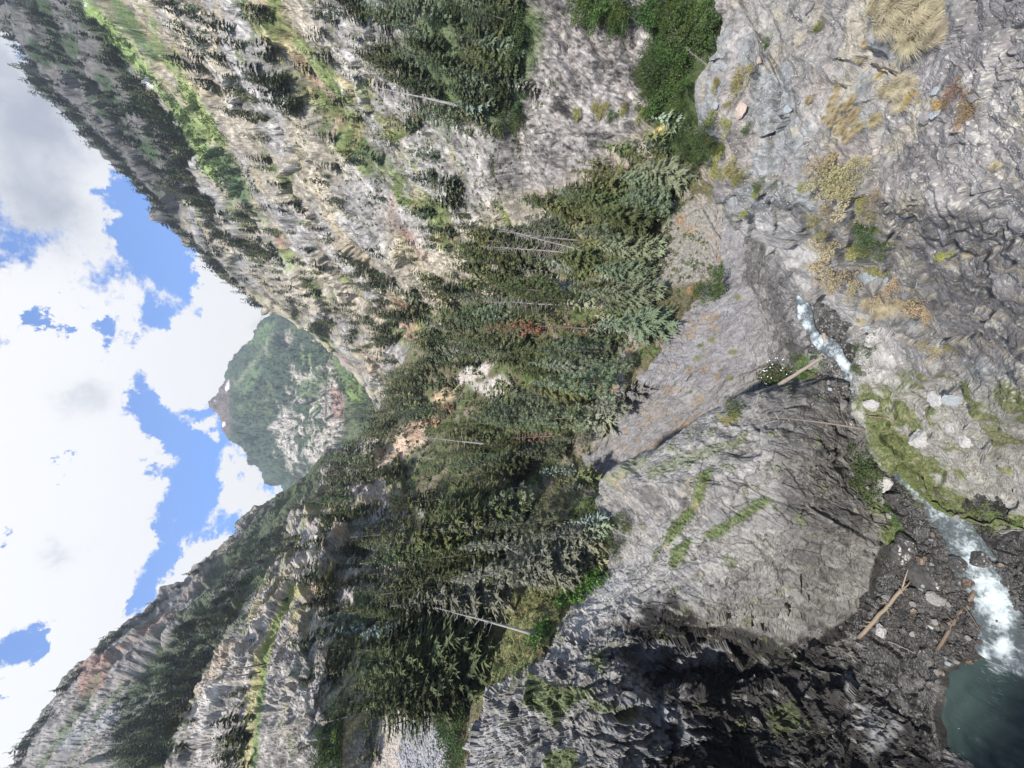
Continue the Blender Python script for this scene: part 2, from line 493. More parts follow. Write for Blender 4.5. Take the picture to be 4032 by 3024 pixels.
def ground(px, py, only=None):
    d = Vector(ray(px, py)).normalized(); best = None
    for b, nm in TERR:
        if only and nm not in only: continue
        h = b.ray_cast(Vector((0, 0, 0)), d)
        if h[0] is not None and (best is None or h[3] < best[1]): best = (h[0], h[3], h[1], nm)
    return best


def sdir(px0, py0, d0, px1, py1, d1):
    v = ray(px1, py1) * d1 - ray(px0, py0) * d0
    return v / np.linalg.norm(v)


GRASS = np.array([.13, .17, .05]); DRYG = np.array([.36, .31, .17]); DARKG = np.array([.05, .085, .035])

# ---- far peak
def far_peak():
    top = {285: 292, 300: 277, 311: 269, 335: 251, 358: 237, 370: 233, 382: 228, 393: 219, 404: 208, 415: 219, 427: 226, 437: 231, 454: 245, 465: 254, 475: 263, 490: 279, 525: 300, 545: 320}
    S = {}
    for y, x in top.items():
        S[y] = [(x + 40, 4600), (x + 10, 3900), (x, 3300), (x + (385 - x) * .3, 2800), (x + (385 - x) * .55, 2300), (x + (385 - x) * .8, 1800), (392, 1550), (402, 1450)]
    P, px, py = sheet(S, 300, 320, smooth=1)
    st = sdir(230, 420, 3000, 330, 350, 1900)
    D, cells, h = displace(P, st, [(160, 46, 3, 1.5), (60, 14, 2, 1), (22, 5, 1.5, 1)], 3, soft=[(600, 45, 2, 1), (220, 42, 2.5, 1)], extra=6.5 * bands(px, py, .3, .95, 26, 1.8, 971, .45)[0] * sstep(235, 262, px))
    # big spurs radiating from the summit
    q = P.reshape(-1, 3); px, py, _ = topx(D.reshape(-1, 3)); px = px; py = py
    n1 = fbm(q / 260, 5, 71); n2 = fbm(q / 60, 4, 72); nzp = 7 * n1 + 5 * n2
    rock = np.array([.34, .30, .25])
    c = np.tile(np.array([.058, .085, .05]), (len(q), 1))              # conifer cover
    c = mixc(c, [.085, .115, .055], sstep(.05, .35, n1 + .3 * n2))
    c = mixc(c, rock, sstep(.18, .4, fbm(q / 130, 5, 75) + .35 * n2 - .25 * (px < 285)))
    c = mixc(c, [.46, .42, .36], polymask(px, py, [(292, 380), (312, 362), (340, 372), (345, 430), (325, 462), (290, 462), (270, 430), (285, 405)], nzp) * sstep(-.25, .08, n2 + .4 * n1))
    c = mixc(c, [.40, .27, .23], polymask(px, py, [(331, 388), (334, 420), (343, 416), (343, 392)], nzp * .5, 2))
    c = mixc(c, [.20, .28, .09], polymask(px, py, [(344, 374), (356, 378), (366, 400), (358, 408), (346, 398)], nzp * .5))
    c = mixc(c, [.10, .12, .06], polymask(px, py, [(344, 400), (360, 408), (392, 400), (392, 450), (344, 440)], nzp * .5))
    c = mixc(c, [.18, .21, .12], streak(px, py, [(236, 384), (250, 368), (262, 352), (270, 335)], 3, nzp * .4) * .8)
    c *= (1 + .5 * fbm(q / 24, 3, 80, .7) + .22 * RS.randn(len(q)))[:, None]
    c = mixc(c, [.15, .12, .10], polymask(px, py, [(200, 404), (222, 382), (232, 378), (228, 400), (232, 425), (226, 440)], 3 * n2))
    for pl in ([(236, 392), (244, 380), (262, 362), (272, 352), (262, 370), (250, 392), (240, 405)], [(246, 340), (262, 330), (275, 322), (262, 345)], [(300, 380), (296, 400), (318, 398), (330, 375)], [(336, 360), (345, 395), (352, 370)]):
        c = mixc(c, [.13, .19, .08], polymask(px, py, pl, nzp) * .85)
    c = mixc(c, [.2, .27, .09], sstep(.3, .5, fbm(q / 90, 4, 79)) * (px > 300) * .7)
    for pl in ([(225, 388), (229, 379), (229, 389), (226, 392)], [(221, 426), (224, 421), (226, 425), (223, 427)], [(214, 399), (216, 401), (214, 402)]):
        c = mixc(c, [.85, .85, .86], polymask(px, py, pl, soft=.7))
    c = mixc(c, [.12, .10, .085], streak(px, py, [(325, 372), (326, 392), (326, 428)], 1.1, soft=.5) )
    finish('far_mountain', D, c, rock_mat('far_mountain_ground', .02, .8, 6, contrast=.45), 'far pointed mountain of forest, rock and green meadows with bare brown summit under clouds')


# ---- right mountainside
BAND_R = lambda px, py: bands(np.asarray(px, float), np.asarray(py, float), .80, -.55, 36, 1.5, 911)


def right_mountain():
    top = {-60: -70, -20: -45, 0: -28, 28: 0, 60: 28, 88: 46, 106: 69, 130: 88, 153: 111, 181: 134, 204: 160, 222: 171, 250: 199, 273: 222, 292: 243, 305: 258, 313: 269, 319: 287, 350: 322, 377: 352, 393: 371, 415: 388}
    yk = [-60, 0, 60, 130, 200, 250, 300, 350, 393, 415]
    prof = {  # after the ridge: (px, depth) x6
        'r': [820, 850, 880, 950, 1000, 1030, 1080, 1200, 1300, 1350],
        1: [(60, 560), (90, 560), (110, 580), (160, 640), (215, 680), (245, 700), (285, 780), (343, 950), (380, 1100), (394, 1200)],
        2: [(150, 330), (165, 340), (190, 360), (235, 400), (270, 430), (295, 450), (325, 520), (362, 700), (388, 900), (400, 1000)],
        3: [(270, 200), (275, 200), (300, 215), (330, 240), (350, 265), (365, 300), (380, 370), (395, 480), (405, 600), (412, 700)],
        4: [(400, 135), (400, 140), (420, 145), (440, 160), (450, 175), (450, 200), (455, 235), (450, 320), (440, 450), (440, 520)],
        5: [(540, 103), (540, 105), (550, 108), (560, 112), (560, 122), (550, 140), (540, 165), (520, 210), (500, 300), (490, 350)],
        6: [(770, 74), (770, 75), (768, 76), (755, 79), (740, 83), (690, 95), (650, 110), (600, 140), (560, 200), (540, 250)]}
    S = {}
    for y in sorted(top):
        x = top[y]; it = lambda a: float(np.interp(y, yk, a))
        r = it(prof['r'])
        S[y] = [(x + 60, r * 1.5), (x + 12, r * 1.15), (x, r)] + [(it([p[0] for p in prof[k]]), it([p[1] for p in prof[k]])) for k in range(1, 7)]
    P, px, py = sheet(S, 560, 420, smooth=3)
    st = sdir(200, 90, 560, 290, 210, 500)
    b1, f1 = BAND_R(px, py); b2, f2 = bands(px, py, .78, -.60, 13, .9, 912)
    D, cells, h = displace(P, st, [(70, 17, 3.2, 1.3), (26, 7.0, 3, 1.2), (10, 2.9, 2.6, 1), (4, 1.3, 2.2, 1), (1.7, .55, 2, 1)], 21,
                           soft=[(220, 30, 3, 1.4), (60, 10, 3, 1)], ref=450, lo=.1, extra=13 * b1 + 4.5 * b2)
    q = D.reshape(-1, 3); px, py, dep = topx(q)
    R = q @ basis(st)
    n1 = fbm(R / np.array([110, 45, 40]), 5, 31); n2 = fbm(R / np.array([22, 8, 7]), 5, 32, .65); n3 = vnoise(R / np.array([5., 1.6, 1.6]), 35); n0 = fbm(q / 150, 4, 39)
    n4 = vnoise(R / np.array([2., .7, .7]), 36)
    rid = cells[2][0]; rid2 = cells[3][0]
    val = .255 + .13 * n2 + .06 * n3 * (dep < 500) + .09 * (rid - .5) + .11 * (rid2 - .5) * (dep < 450) + .05 * n4 * (dep < 220)
    val = np.clip(val * 1.12, .07, .6)
    c = val[:, None] * np.array([1.10, .99, .79])
    c = mixc(c, val[:, None] * np.array([1.0, .96, .90]), sstep(-.1, .3, vnoise(q / 60, 43)))
    warm = sstep(.1, .5, fbm(q / 45, 4, 41)); c = mixc(c, np.array([.40, .33, .20]), warm * .55)
    c = mixc(c, np.array([.30, .17, .12]), sstep(.38, .6, fbm(q / 70, 4, 44)) * .7)
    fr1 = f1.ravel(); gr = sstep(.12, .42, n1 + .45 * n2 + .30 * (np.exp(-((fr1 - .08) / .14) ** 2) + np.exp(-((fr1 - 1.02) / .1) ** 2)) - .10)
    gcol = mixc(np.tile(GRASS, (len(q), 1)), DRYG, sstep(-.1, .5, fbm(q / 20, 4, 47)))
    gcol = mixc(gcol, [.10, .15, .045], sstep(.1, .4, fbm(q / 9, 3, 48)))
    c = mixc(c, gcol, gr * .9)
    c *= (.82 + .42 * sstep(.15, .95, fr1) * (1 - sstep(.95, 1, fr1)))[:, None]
    fl = vnoise(R / (dep[:, None] / FPX) / np.array([4.5, 1.7, 1.7]) * 1.0, 57) + .6 * RS.randn(len(q)) * .5
    c *= (1 + .42 * np.clip(fl, -1, 1))[:, None]
    # back cliffs above the meadow: grey rock, cloud shade painted into its colour
    nz = 8 * n1 + 6 * n2
    back = polymask(px, py, [(-60, -60), (20, -30), (95, 0), (150, 100), (180, 165), (180, 250), (60, 120), (-40, 20)], nz, 4)
    c = mixc(c, (np.clip(.115 + .10 * n2 + .05 * n3, .04, .3))[:, None] * np.array([1, .95, .92]), back * .9)
    c = mixc(c, DARKG * .9, back * sstep(-.1, .25, fbm(q / 55, 5, 49)))
    # meadow strip
    for pl, cc in (([(80, -10), (100, 8), (140, 60), (165, 92), (190, 115), (215, 155), (222, 190), (205, 178), (182, 130), (150, 80), (110, 45), (85, 15)], [.22, .30, .10]),
                   ([(176, 78), (190, 85), (215, 122), (232, 155), (214, 140), (192, 110)], [.27, .33, .12]),
                   ([(110, 0), (125, 8), (160, 60), (150, 62), (128, 30)], [.12, .18, .075]),
                   ([(205, 150), (222, 148), (250, 185), (252, 205), (228, 200)], [.09, .15, .065]),
                   ([(148, 25), (175, 60), (185, 78), (160, 58)], [.22, .27, .10])):
        mk = polymask(px, py, pl, nz * .8, 4)
        cc = np.array(cc)[None, :] * (1 + .4 * n2 + .3 * n3)[:, None]
        c = c + (cc - c) * (mk * .95)[:, None]
    # pale gullies with rubble
    for pts, w in (([(165, 0), (178, 30), (195, 60), (212, 85)], 3), ([(265, 300), (300, 330), (335, 358), (360, 380)], 3.2), ([(240, 285), (255, 300), (275, 318)], 2.2)):
        c = mixc(c, [.5, .44, .34], streak(px, py, pts, w, nz * .2) * .8)
    c = mixc(c, [.36, .28, .27], streak(px, py, [(338, 356), (352, 376), (366, 394)], 2.6, nz * .1) * .9)
    for pl in ([(142, 83), (144, 77), (148, 80), (153, 86), (152, 88), (147, 85)], [(84, 3), (87, 3), (86, 6), (84, 6)]):
        c = mixc(c, [.85, .87, .9], polymask(px, py, pl, soft=.7))
    # lower right cliffs: broken grey-brown rock, lush ground below
    low = polymask(px, py, [(520, -20), (520, 60), (500, 130), (470, 190), (560, 190), (640, 130), (655, 60), (660, -20)], nz, 6)
    nn = vnoise(q / (dep[:, None] / FPX) / np.array([2.2, 2.2, 5.]), 58) + .5 * RS.randn(len(q)) * .6
    v2 = np.clip(.21 + .16 * n2 + .10 * n4 + .12 * (rid2 - .5) + .13 * nn, .04, .6)
    c = mixc(c, v2[:, None] * np.array([1.05, .98, .92]), low * sstep(-.5, -.2, -n1))
    lush = polymask(px, py, [(640, -30), (655, 60), (640, 100), (665, 170), (780, 170), (780, -30)], nz * 1.5, 8)
    c = mixc(c, [.06, .085, .03], lush)
    lush = polymask(px, py, [(440, -30), (500, -30), (545, 15), (540, 60), (500, 130), (440, 110), (400, 40)], nz, 8)
    c = mixc(c, [.09, .14, .04], lush * .8)
    c = mixc(c, [.55, .42, .18], polymask(px, py, [(652, 132), (666, 122), (670, 126), (660, 136), (650, 142)], nz * .15, 1.5))
    # scree and bare ground under the trees at the lower end
    c = mixc(c, [.26, .23, .2], polymask(px, py, [(560, 175), (640, 150), (745, 180), (745, 300), (640, 330), (520, 280)], nz, 8) * .75)
    c *= (1 + .10 * n0)[:, None]
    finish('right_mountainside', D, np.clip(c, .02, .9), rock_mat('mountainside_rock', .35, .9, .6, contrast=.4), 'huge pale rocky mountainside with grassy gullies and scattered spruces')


# ---- left mountain (far) and left bluff
def left_mountain():
    top = {450: 335, 470: 318, 484: 300, 494: 286, 505: 268, 519: 247, 535: 234, 551: 221, 574: 190, 597: 163, 625: 129, 644: 106, 671: 73, 713: 44, 736: 27, 768: 13, 800: 0, 850: -20}
    yk = [450, 500, 560, 620, 680, 740, 800, 850]
    pr = {'r': [1100, 950, 800, 700, 640, 600, 560, 540],
          1: [(345, 1000), (290, 850), (235, 690), (170, 560), (120, 500), (80, 460), (50, 430), (30, 420)],
          2: [(350, 900), (305, 730), (255, 570), (200, 450), (160, 400), (125, 370), (105, 350), (90, 340)],
          3: [(358, 800), (325, 620), (285, 450), (245, 350), (210, 310), (180, 290), (165, 280), (150, 270)],
          4: [(370, 720), (350, 520), (320, 360), (290, 270), (260, 230), (235, 210), (220, 205), (210, 200)]}
    S = {}
    for y in sorted(top):
        x = top[y]; it = lambda a: float(np.interp(y, yk, a)); r = it(pr['r'])
        S[y] = [(x + 60, r * 1.5), (x + 10, r * 1.15), (x, r)] + [(it([p[0] for p in pr[k]]), it([p[1] for p in pr[k]])) for k in range(1, 5)]
    P, px, py = sheet(S, 270, 420, smooth=3)
    st = sdir(200, 590, 450, 100, 760, 400)
    b1, f1 = bands(px, py, .78, .62, 26, 1.4, 921); b2, f2 = bands(px, py, .8, .6, 9, .8, 922)
    D, cells, h = displace(P, st, [(60, 17, 3.5, 1.3), (24, 7, 3, 1), (9, 2.6, 2.6, 1), (3.6, 1.1, 2, 1)], 61, soft=[(160, 16, 3, 1)], extra=8 * b1 + 3.2 * b2)
    q = D.reshape(-1, 3); px, py, dep = topx(q); R = q @ basis(st)
    n1 = fbm(R / np.array([90, 30, 30]), 5, 62); n2 = fbm(R / np.array([26, 7, 7]), 5, 63, .65); n3 = vnoise(R / np.array([7., 2, 2]), 64)
    val = np.clip(.235 + .15 * n2 + .06 * n3 + .12 * (cells[1][0] - .5) + .09 * (cells[2][0] - .5), .06, .5)
    c = val[:, None] * np.array([1.05, .97, .88])
    c *= (1 + .30 * np.clip(vnoise(R / (dep[:, None] / FPX) / np.array([5., 1.8, 1.8]), 67) + .3 * RS.randn(len(q)), -1, 1))[:, None]
    nz = 9 * n1 + 6 * n2
    c = mixc(c, [.30, .15, .10], polymask(px, py, [(78, 665), (96, 652), (112, 655), (104, 685), (84, 700), (76, 690)], nz * .4, 2) * .6)
    c = mixc(c, [.36, .2, .14], streak(px, py, [(110, 655), (140, 635), (160, 620), (170, 612)], 4, nz * .3) * .4)
    c = mixc(c, [.36, .27, .20], sstep(.3, .55, fbm(q / 50, 4, 66)) * .5)
    c = mixc(c, [.25, .21, .22], polymask(px, py, [(155, 685), (190, 642), (188, 655), (165, 690)], nz * .25, 2))
    c = mixc(c, [.29, .29, .285], polymask(px, py, [(52, 745), (95, 712), (140, 690), (135, 710), (95, 735), (60, 755)], nz * .4, 3) * .8)
    fo = polymask(px, py, [(340, 440), (240, 530), (205, 580), (165, 640), (120, 700), (110, 800), (230, 800), (230, 640), (290, 540), (345, 480)], nz * 1.3, 6)
    c = mixc(c, [.07, .09, .045], fo * sstep(-.5, .1, n1 + .3 * n2 + .25) * .9)
    c = mixc(c, [.10, .13, .05], sstep(.15, .4, n1 + .3 * n2) * .6)
    finish('left_mountain', D, np.clip(c, .02, .9), rock_mat('left_mountain_rock', .2, .9, 1.0, contrast=.4), 'tall grey and rust streaked mountain ridge rising on the left of the valley')


def left_bluff():
    # spur carrying the road ledge, in front of the left mountain
    top = {440: 350, 460: 338, 472: 322, 490: 318, 510: 300, 540: 283, 568: 264, 600: 255, 623: 247, 659: 219, 685: 205, 711: 193, 740: 185, 765: 169, 800: 150, 850: 130}
    yk = [440, 480, 520, 560, 600, 660, 720, 768, 850]
    pr = {'r': [560, 470, 380, 300, 250, 205, 185, 175, 165],
          1: [(356, 540), (335, 440), (312, 340), (290, 275), (275, 220), (243, 180), (225, 160), (210, 155), (190, 150)],
          2: [(362, 500), (345, 390), (322, 300), (303, 240), (290, 200), (262, 160), (247, 142), (240, 138), (230, 132)],
          3: [(368, 480), (352, 365), (330, 280), (312, 225), (297, 190), (270, 150), (258, 132), (252, 128), (245, 122)],
          4: [(385, 380), (375, 290), (360, 230), (345, 190), (335, 165), (315, 132), (310, 118), (310, 112), (305, 108)],
          5: [(420, 340), (415, 260), (400, 215), (395, 185), (395, 165), (390, 140), (390, 130), (390, 122), (390, 120)],
          6: [(470, 300), (470, 240), (460, 210), (455, 185), (450, 165), (450, 140), (450, 130), (445, 122), (445, 120)]}
    S = {}
    for y in sorted(top):
        x = top[y]; it = lambda a: float(np.interp(y, yk, a)); r = it(pr['r'])
        S[y] = [(x + 40, r * 1.45), (x + 8, r * 1.12), (x, r)] + [(it([p[0] for p in pr[k]]), it([p[1] for p in pr[k]])) for k in range(1, 7)]
    P, px, py = sheet(S, 340, 420, smooth=3)
    st = sdir(250, 620, 200, 220, 740, 150)
    b1, f1 = bands(px, py, .9, .44, 34, 1.6, 931); b2, f2 = bands(px, py, .85, .52, 11, 1, 932)
    D, cells, h = displace(P, st, [(26, 6.0, 2.4, 1.2), (10, 2.6, 2.2, 1), (4, 1.1, 2, 1), (1.6, .42, 1.6, 1)], 81, soft=[(60, 6, 2, 1)], ref=220, lo=.2, extra=9 * b1 + 4 * b2)
    q = D.reshape(-1, 3); px, py, dep = topx(q); R = q @ basis(st)
    n1 = fbm(R / np.array([40, 14, 14]), 5, 82); n2 = fbm(R / np.array([10, 3.5, 3.5]), 5, 83, .65); n3 = vnoise(R / np.array([2.6, .8, .8]), 84)
    val = np.clip(.3 + .17 * n2 + .08 * n3 + .16 * (cells[1][0] - .5) + .13 * (cells[2][0] - .5), .08, .62)
    c = val[:, None] * np.array([1.06, .97, .86])
    c *= (1 + .38 * np.clip(vnoise(R / (dep[:, None] / FPX) / np.array([5., 1.8, 1.8]), 67) + .3 * RS.randn(len(q)), -1, 1))[:, None]
    nz = 7 * n1 + 5 * n2
    c = mixc(c, np.array([.40, .30, .19]), sstep(.15, .5, fbm(q / 22, 4, 86)) * .5)
    for pl in ([(325, 500), (320, 530), (345, 540), (352, 505)], [(300, 590), (330, 575), (320, 600)], [(380, 430), (400, 425), (425, 440), (395, 470), (370, 480)]):
        c = mixc(c, [.44, .29, .18], polymask(px, py, pl, nz, 4) * .45)
    g = sstep(.05, .4, n1 + .4 * n2)
    gc = mixc(np.tile(GRASS, (len(q), 1)), DRYG, sstep(-.1, .4, fbm(q / 12, 3, 88)))
    c = mixc(c, gc, g * .85)
    c = mixc(c, [.34, .31, .13], streak(px, py, [(295, 590), (275, 625), (263, 662), (252, 700), (247, 768)], 6, nz * .6) * .8)
    c = mixc(c, [.13, .2, .05], streak(px, py, [(292, 588), (268, 645), (258, 720), (252, 790)], 3, nz * .6) * .8)
    fl = polymask(px, py, [(430, 440), (400, 520), (400, 800), (520, 800), (520, 440)], nz, 8)
    c = mixc(c, [.20, .18, .13], fl * .45)
    c = mixc(c, [.40, .35, .30], polymask(px, py, [(385, 715), (410, 700), (440, 715), (455, 800), (365, 800)], nz * .6, 3))
    c = mixc(c, [.29, .29, .29], polymask(px, py, [(405, 722), (432, 710), (452, 730), (448, 768), (400, 770)], nz * .5, 3))
    finish('left_hillside', D, np.clip(c, .02, .9), rock_mat('left_hillside_rock', .8, .9, .3, contrast=.4), 'rocky left hillside with grassy road ledge below the grey mountain')


# ---- wooded terrace in the middle
def terrace():
    S = {
        150: [(560, 170), (540, 160), (580, 135), (620, 118), (660, 104), (735, 92), (742, 96), (742, 110)],
        230: [(500, 230), (500, 215), (560, 150), (600, 125), (660, 104), (725, 93), (731, 97), (731, 112)],
        260: [(480, 260), (480, 240), (540, 165), (590, 130), (660, 103), (724, 92), (730, 96), (730, 112)],
        280: [(470, 280), (470, 250), (530, 170), (580, 135), (650, 104), (722, 91), (728, 95), (728, 112)],
        296: [(450, 320), (450, 280), (520, 180), (580, 132), (640, 106), (700, 92), (706, 96), (710, 112)],
        324: [(430, 380), (428, 340), (500, 205), (560, 145), (620, 110), (676, 91), (682, 95), (690, 110)],
        370: [(400, 560), (398, 500), (470, 260), (530, 170), (590, 122), (648, 91), (654, 95), (662, 110)],
        393: [(388, 640), (386, 560), (450, 300), (520, 180), (575, 126), (634, 94), (640, 98), (648, 112)],
        440: [(375, 560), (366, 500), (430, 290), (490, 190), (545, 140), (602, 104), (608, 108), (616, 122)],
        460: [(365, 500), (356, 460), (420, 275), (480, 185), (540, 135), (588, 108), (594, 112), (602, 126)],
        486: [(355, 470), (345, 430), (410, 255), (470, 172), (530, 122), (600, 92), (606, 96), (614, 110)],
        510: [(345, 430), (336, 390), (400, 235), (462, 158), (522, 112), (596, 84), (602, 87), (610, 100)],
        545: [(345, 360), (338, 320), (395, 205), (455, 142), (515, 104), (592, 80), (598, 83), (606, 95)],
        570: [(345, 320), (340, 280), (395, 185), (450, 132), (510, 98), (596, 78), (602, 81), (610, 92)],
        588: [(345, 300), (340, 260), (395, 172), (450, 125), (500, 96), (575, 76), (581, 79), (590, 90)],
        625: [(350, 260), (345, 225), (390, 155), (440, 116), (480, 95), (549, 71), (555, 73), (562, 84)],
        671: [(350, 210), (345, 185), (385, 138), (430, 106), (465, 86), (528, 66), (534, 68), (542, 78)],
        700: [(355, 180), (350, 165), (385, 128), (420, 104), (450, 86), (480, 70), (488, 72), (500, 82)],
        768: [(365, 150), (360, 140), (390, 112), (415, 97), (440, 84), (466, 70), (474, 72), (486, 82)],
        850: [(365, 140), (360, 130), (390, 105), (415, 92), (440, 80), (462, 68), (470, 70), (482, 80)]}
    fl = {510: (600, 84), 545: (602, 80.5), 570: (598, 78), 588: (588, 76.5), 625: (555, 72), 671: (533, 67), 700: (489, 71), 768: (474, 70), 850: (468, 68)}
    for y, (x, d) in fl.items(): S[y][-3:] = [(x - 1, d + .3), (x + 8, d + 1.5), (x + 26, d + 6)]
    P, px, py = sheet(S, 330, 560, smooth=3)
    D, cells, h = displace(P, (1, .4, 0), [(9, .8, 1.3, 1), (3.2, .35, 1.2, 1), (1.1, .16, 1, 1)], 101, soft=[(30, 2.2, 1, 1)])
    bump = sum(hh * np.exp(-(((px - cx) / rx) ** 2 + ((py - cy) / ry) ** 2)) for cx, cy, rx, ry, hh in ((408, 436, 16, 14, 9), (385, 462, 14, 16, 8), (443, 395, 14, 8, 5), (472, 370, 20, 9, 5), (425, 480, 8, 8, 3)))
    D = D + bump[..., None] * np.array([0, -.35, 1]) * (1 + .5 * fbm(D.reshape(-1, 3) / 5, 4, 111).reshape(px.shape))[..., None]
    q = D.reshape(-1, 3); px, py, dep = topx(q)
    n1 = fbm(q / 12, 5, 102); n2 = fbm(q / 2.5, 4, 103); n3 = vnoise(q / .7, 104)
    nz = 6 * n1 + 5 * n2
    c = np.tile(np.array([.12, .11, .06]), (len(q), 1))
    c = mixc(c, [.10, .13, .05], sstep(-.1, .25, n1)); c = mixc(c, [.20, .17, .13], sstep(.12, .35, fbm(q / 7, 4, 105)))
    # bare shelves near the lip
    c = mixc(c, [.27, .25, .23], polymask(px, py, [(600, 470), (625, 380), (640, 330), (665, 290), (735, 280), (735, 200), (690, 200), (640, 250), (625, 310), (620, 360), (590, 440)], nz, 5) * .8)
    c = mixc(c, [.30, .17, .08], sstep(.25, .45, fbm(q / 3.5, 4, 107)) * (px > 590) * (py < 480) * .6)
    c = mixc(c, [.09, .14, .045], streak(px, py, [(700, 300), (715, 290), (725, 262)], 4, nz * .3))
    # meadow above the near buttress
    me = polymask(px, py, [(610, 560), (585, 598), (560, 628), (538, 668), (520, 690), (470, 705), (480, 660), (492, 620), (515, 590), (560, 570), (590, 548)], nz * .5, 3)
    mc = np.array([.17, .18, .075])[None] * (1 + .5 * n2 + .3 * n3)[:, None]
    mc = mixc(mc, [.26, .15, .10], sstep(.2, .5, fbm(q / 1.6, 3, 108)) * .6)
    c = c + (mc - c) * me[:, None]
    c = mixc(c, [.10, .22, .035], polymask(px, py, [(598, 566), (606, 575), (585, 592), (560, 608), (556, 598), (575, 578)], nz * .3, 2))
    c = mixc(c, [.10, .22, .035], polymask(px, py, [(536, 624), (552, 618), (545, 640), (535, 640)], nz * .3, 2))
    # pale and orange outcrops in the wood
    for pl, cc in (([(362, 474), (385, 452), (404, 425), (416, 420), (428, 424), (424, 440), (408, 452), (392, 470), (370, 484)], [.52, .40, .30]), ([(404, 428), (416, 424), (424, 436), (408, 446)], [.42, .29, .19]), ([(431, 402), (436, 392), (456, 386), (454, 398), (440, 404)], [.50, .38, .24]), ([(450, 382), (470, 364), (494, 360), (488, 374), (462, 386)], [.48, .44, .40]),
                   ([(470, 385), (500, 375), (520, 390), (490, 400)], [.42, .39, .36]), ([(415, 505), (425, 495), (432, 510), (420, 520)], [.4, .4, .4]), ([(330, 545), (352, 520), (362, 505), (355, 545)], [.5, .4, .33])):
        c = mixc(c, np.array(cc)[None] * (1 + .35 * n2 + .25 * n3)[:, None], polymask(px, py, pl, nz * .5, 3))
    c = mixc(c, [.38, .34, .29], polymask(px, py, [(380, 718), (410, 700), (432, 712), (450, 768), (450, 850), (360, 850)], nz * .6, 3))
    c = mixc(c, [.29, .29, .295], polymask(px, py, [(402, 724), (430, 708), (452, 728), (450, 768), (400, 772)], nz * .5, 3))
    finish('wooded_terrace', D, np.clip(c, .02, .9), rock_mat('terrace_ground', 1.6, .8, .2, contrast=.45), 'wooded terrace of brown forest floor and bare shelves above the gorge')


def mid_cliff():
    S = {}
    lip = {150: (742, 92), 230: (722, 93), 280: (719, 92), 296: (697, 93), 324: (673, 92), 370: (645, 92), 393: (631, 95), 440: (599, 105), 458: (583, 109), 475: (590, 106), 490: (596, 100)}
    bas = {150: (800, 77), 230: (790, 76), 280: (792, 76), 296: (795, 76), 324: (796, 76), 370: (785, 78), 393: (770, 82), 440: (710, 92), 458: (690, 98), 475: (670, 101), 490: (665, 98)}
    for y in lip:
        (a, da), (b, db) = lip[y], bas[y]
        S[y] = [(a + 4, da * 1.06), (a, da), (a + (b - a) * .18, da * .965 + db * .0), (a + (b - a) * .4, da * .72 + db * .24), (a + (b - a) * .7, da * .36 + db * .60), (b, db), (b + 30, db * .965)]
    P, px, py = sheet(S, 300, 420, smooth=4)
    st = sdir(650, 380, 90, 780, 330, 78)
    b1, f1 = bands(px, py, .25, .97, 22, 2.2, 941, .3); b2, f2 = bands(px, py, .55, .83, 7, 1.2, 942, .35)
    D, cells, h = displace(P, st, [(5, .35, 1.6, 1), (1.8, .2, 2.2, 1), (.75, .12, 2.4, 1)], 121, soft=[(14, 1.6, 1, 1), (3, .5, 2, 1)], rough=.7, extra=2.6 * b1 + 1.0 * b2)
    q = D.reshape(-1, 3); px, py, dep = topx(q); R = q @ basis(st)
    n1 = fbm(q / 7, 5, 122); n2 = fbm(R / np.array([2.4, .8, .8]), 4, 123); n3 = vnoise(R / np.array([1.2, .35, .35]), 124)
    val = np.clip(.215 + .055 * n1 + .05 * n2 + .03 * n3 + .05 * (cells[1][0] - .5), .12, .45)
    c = val[:, None] * np.array([1.0, .97, .98])
    c *= (1 + .30 * fbm(R / (dep[:, None] / FPX) / np.array([6., 2.5, 2.5]), 3, 184, .8) + .05 * RS.randn(len(q)))[:, None]
    nz = 4 * n1 + 3 * n2
    c = mixc(c, [.25, .18, .10], sstep(.28, .42, fbm(q / 2.2, 4, 125) + .25 * (px < 720) * .3) * .5 * (px < 720))
    c = mixc(c, [.33, .27, .2], sstep(.2, .5, fbm(q / 4, 4, 126)) * .2 * (px < 700))
    c = mixc(c, [.26, .14, .05], streak(px, py, [(794, 285), (793, 312), (790, 340)], 2.5, nz * .5))
    c = mixc(c, [.21, .20, .195], polymask(px, py, [(740, 250), (790, 270), (795, 350), (770, 380), (745, 330)], nz, 6) * .3)
    c = mixc(c, [.10, .095, .09], polymask(px, py, [(768, 225), (800, 225), (800, 385), (772, 385), (776, 330), (770, 290), (762, 255)], nz, 6) * .75)  # foot darkened: shade of the gorge slot painted into the cliff colour
    c = mixc(c, [.24, .17, .10], streak(px, py, [(640, 455), (675, 430), (700, 415)], 3, nz) * .45)
    for (x, y) in ((718, 287), (704, 300), (738, 297), (712, 340), (733, 352), (697, 358), (730, 378), (733, 400), (690, 392), (700, 345)):
        c = mixc(c, [.14, .15, .07], sstep(4, 1, np.hypot((px - x) * .7, py - y) + nz * .4))
    finish('middle_cliff', D, c, rock_mat('cliff_rock', 1.4, .8, .12, contrast=.22), 'pale grey fluted cliff below the wooded terrace, rusty at its foot by the stream')


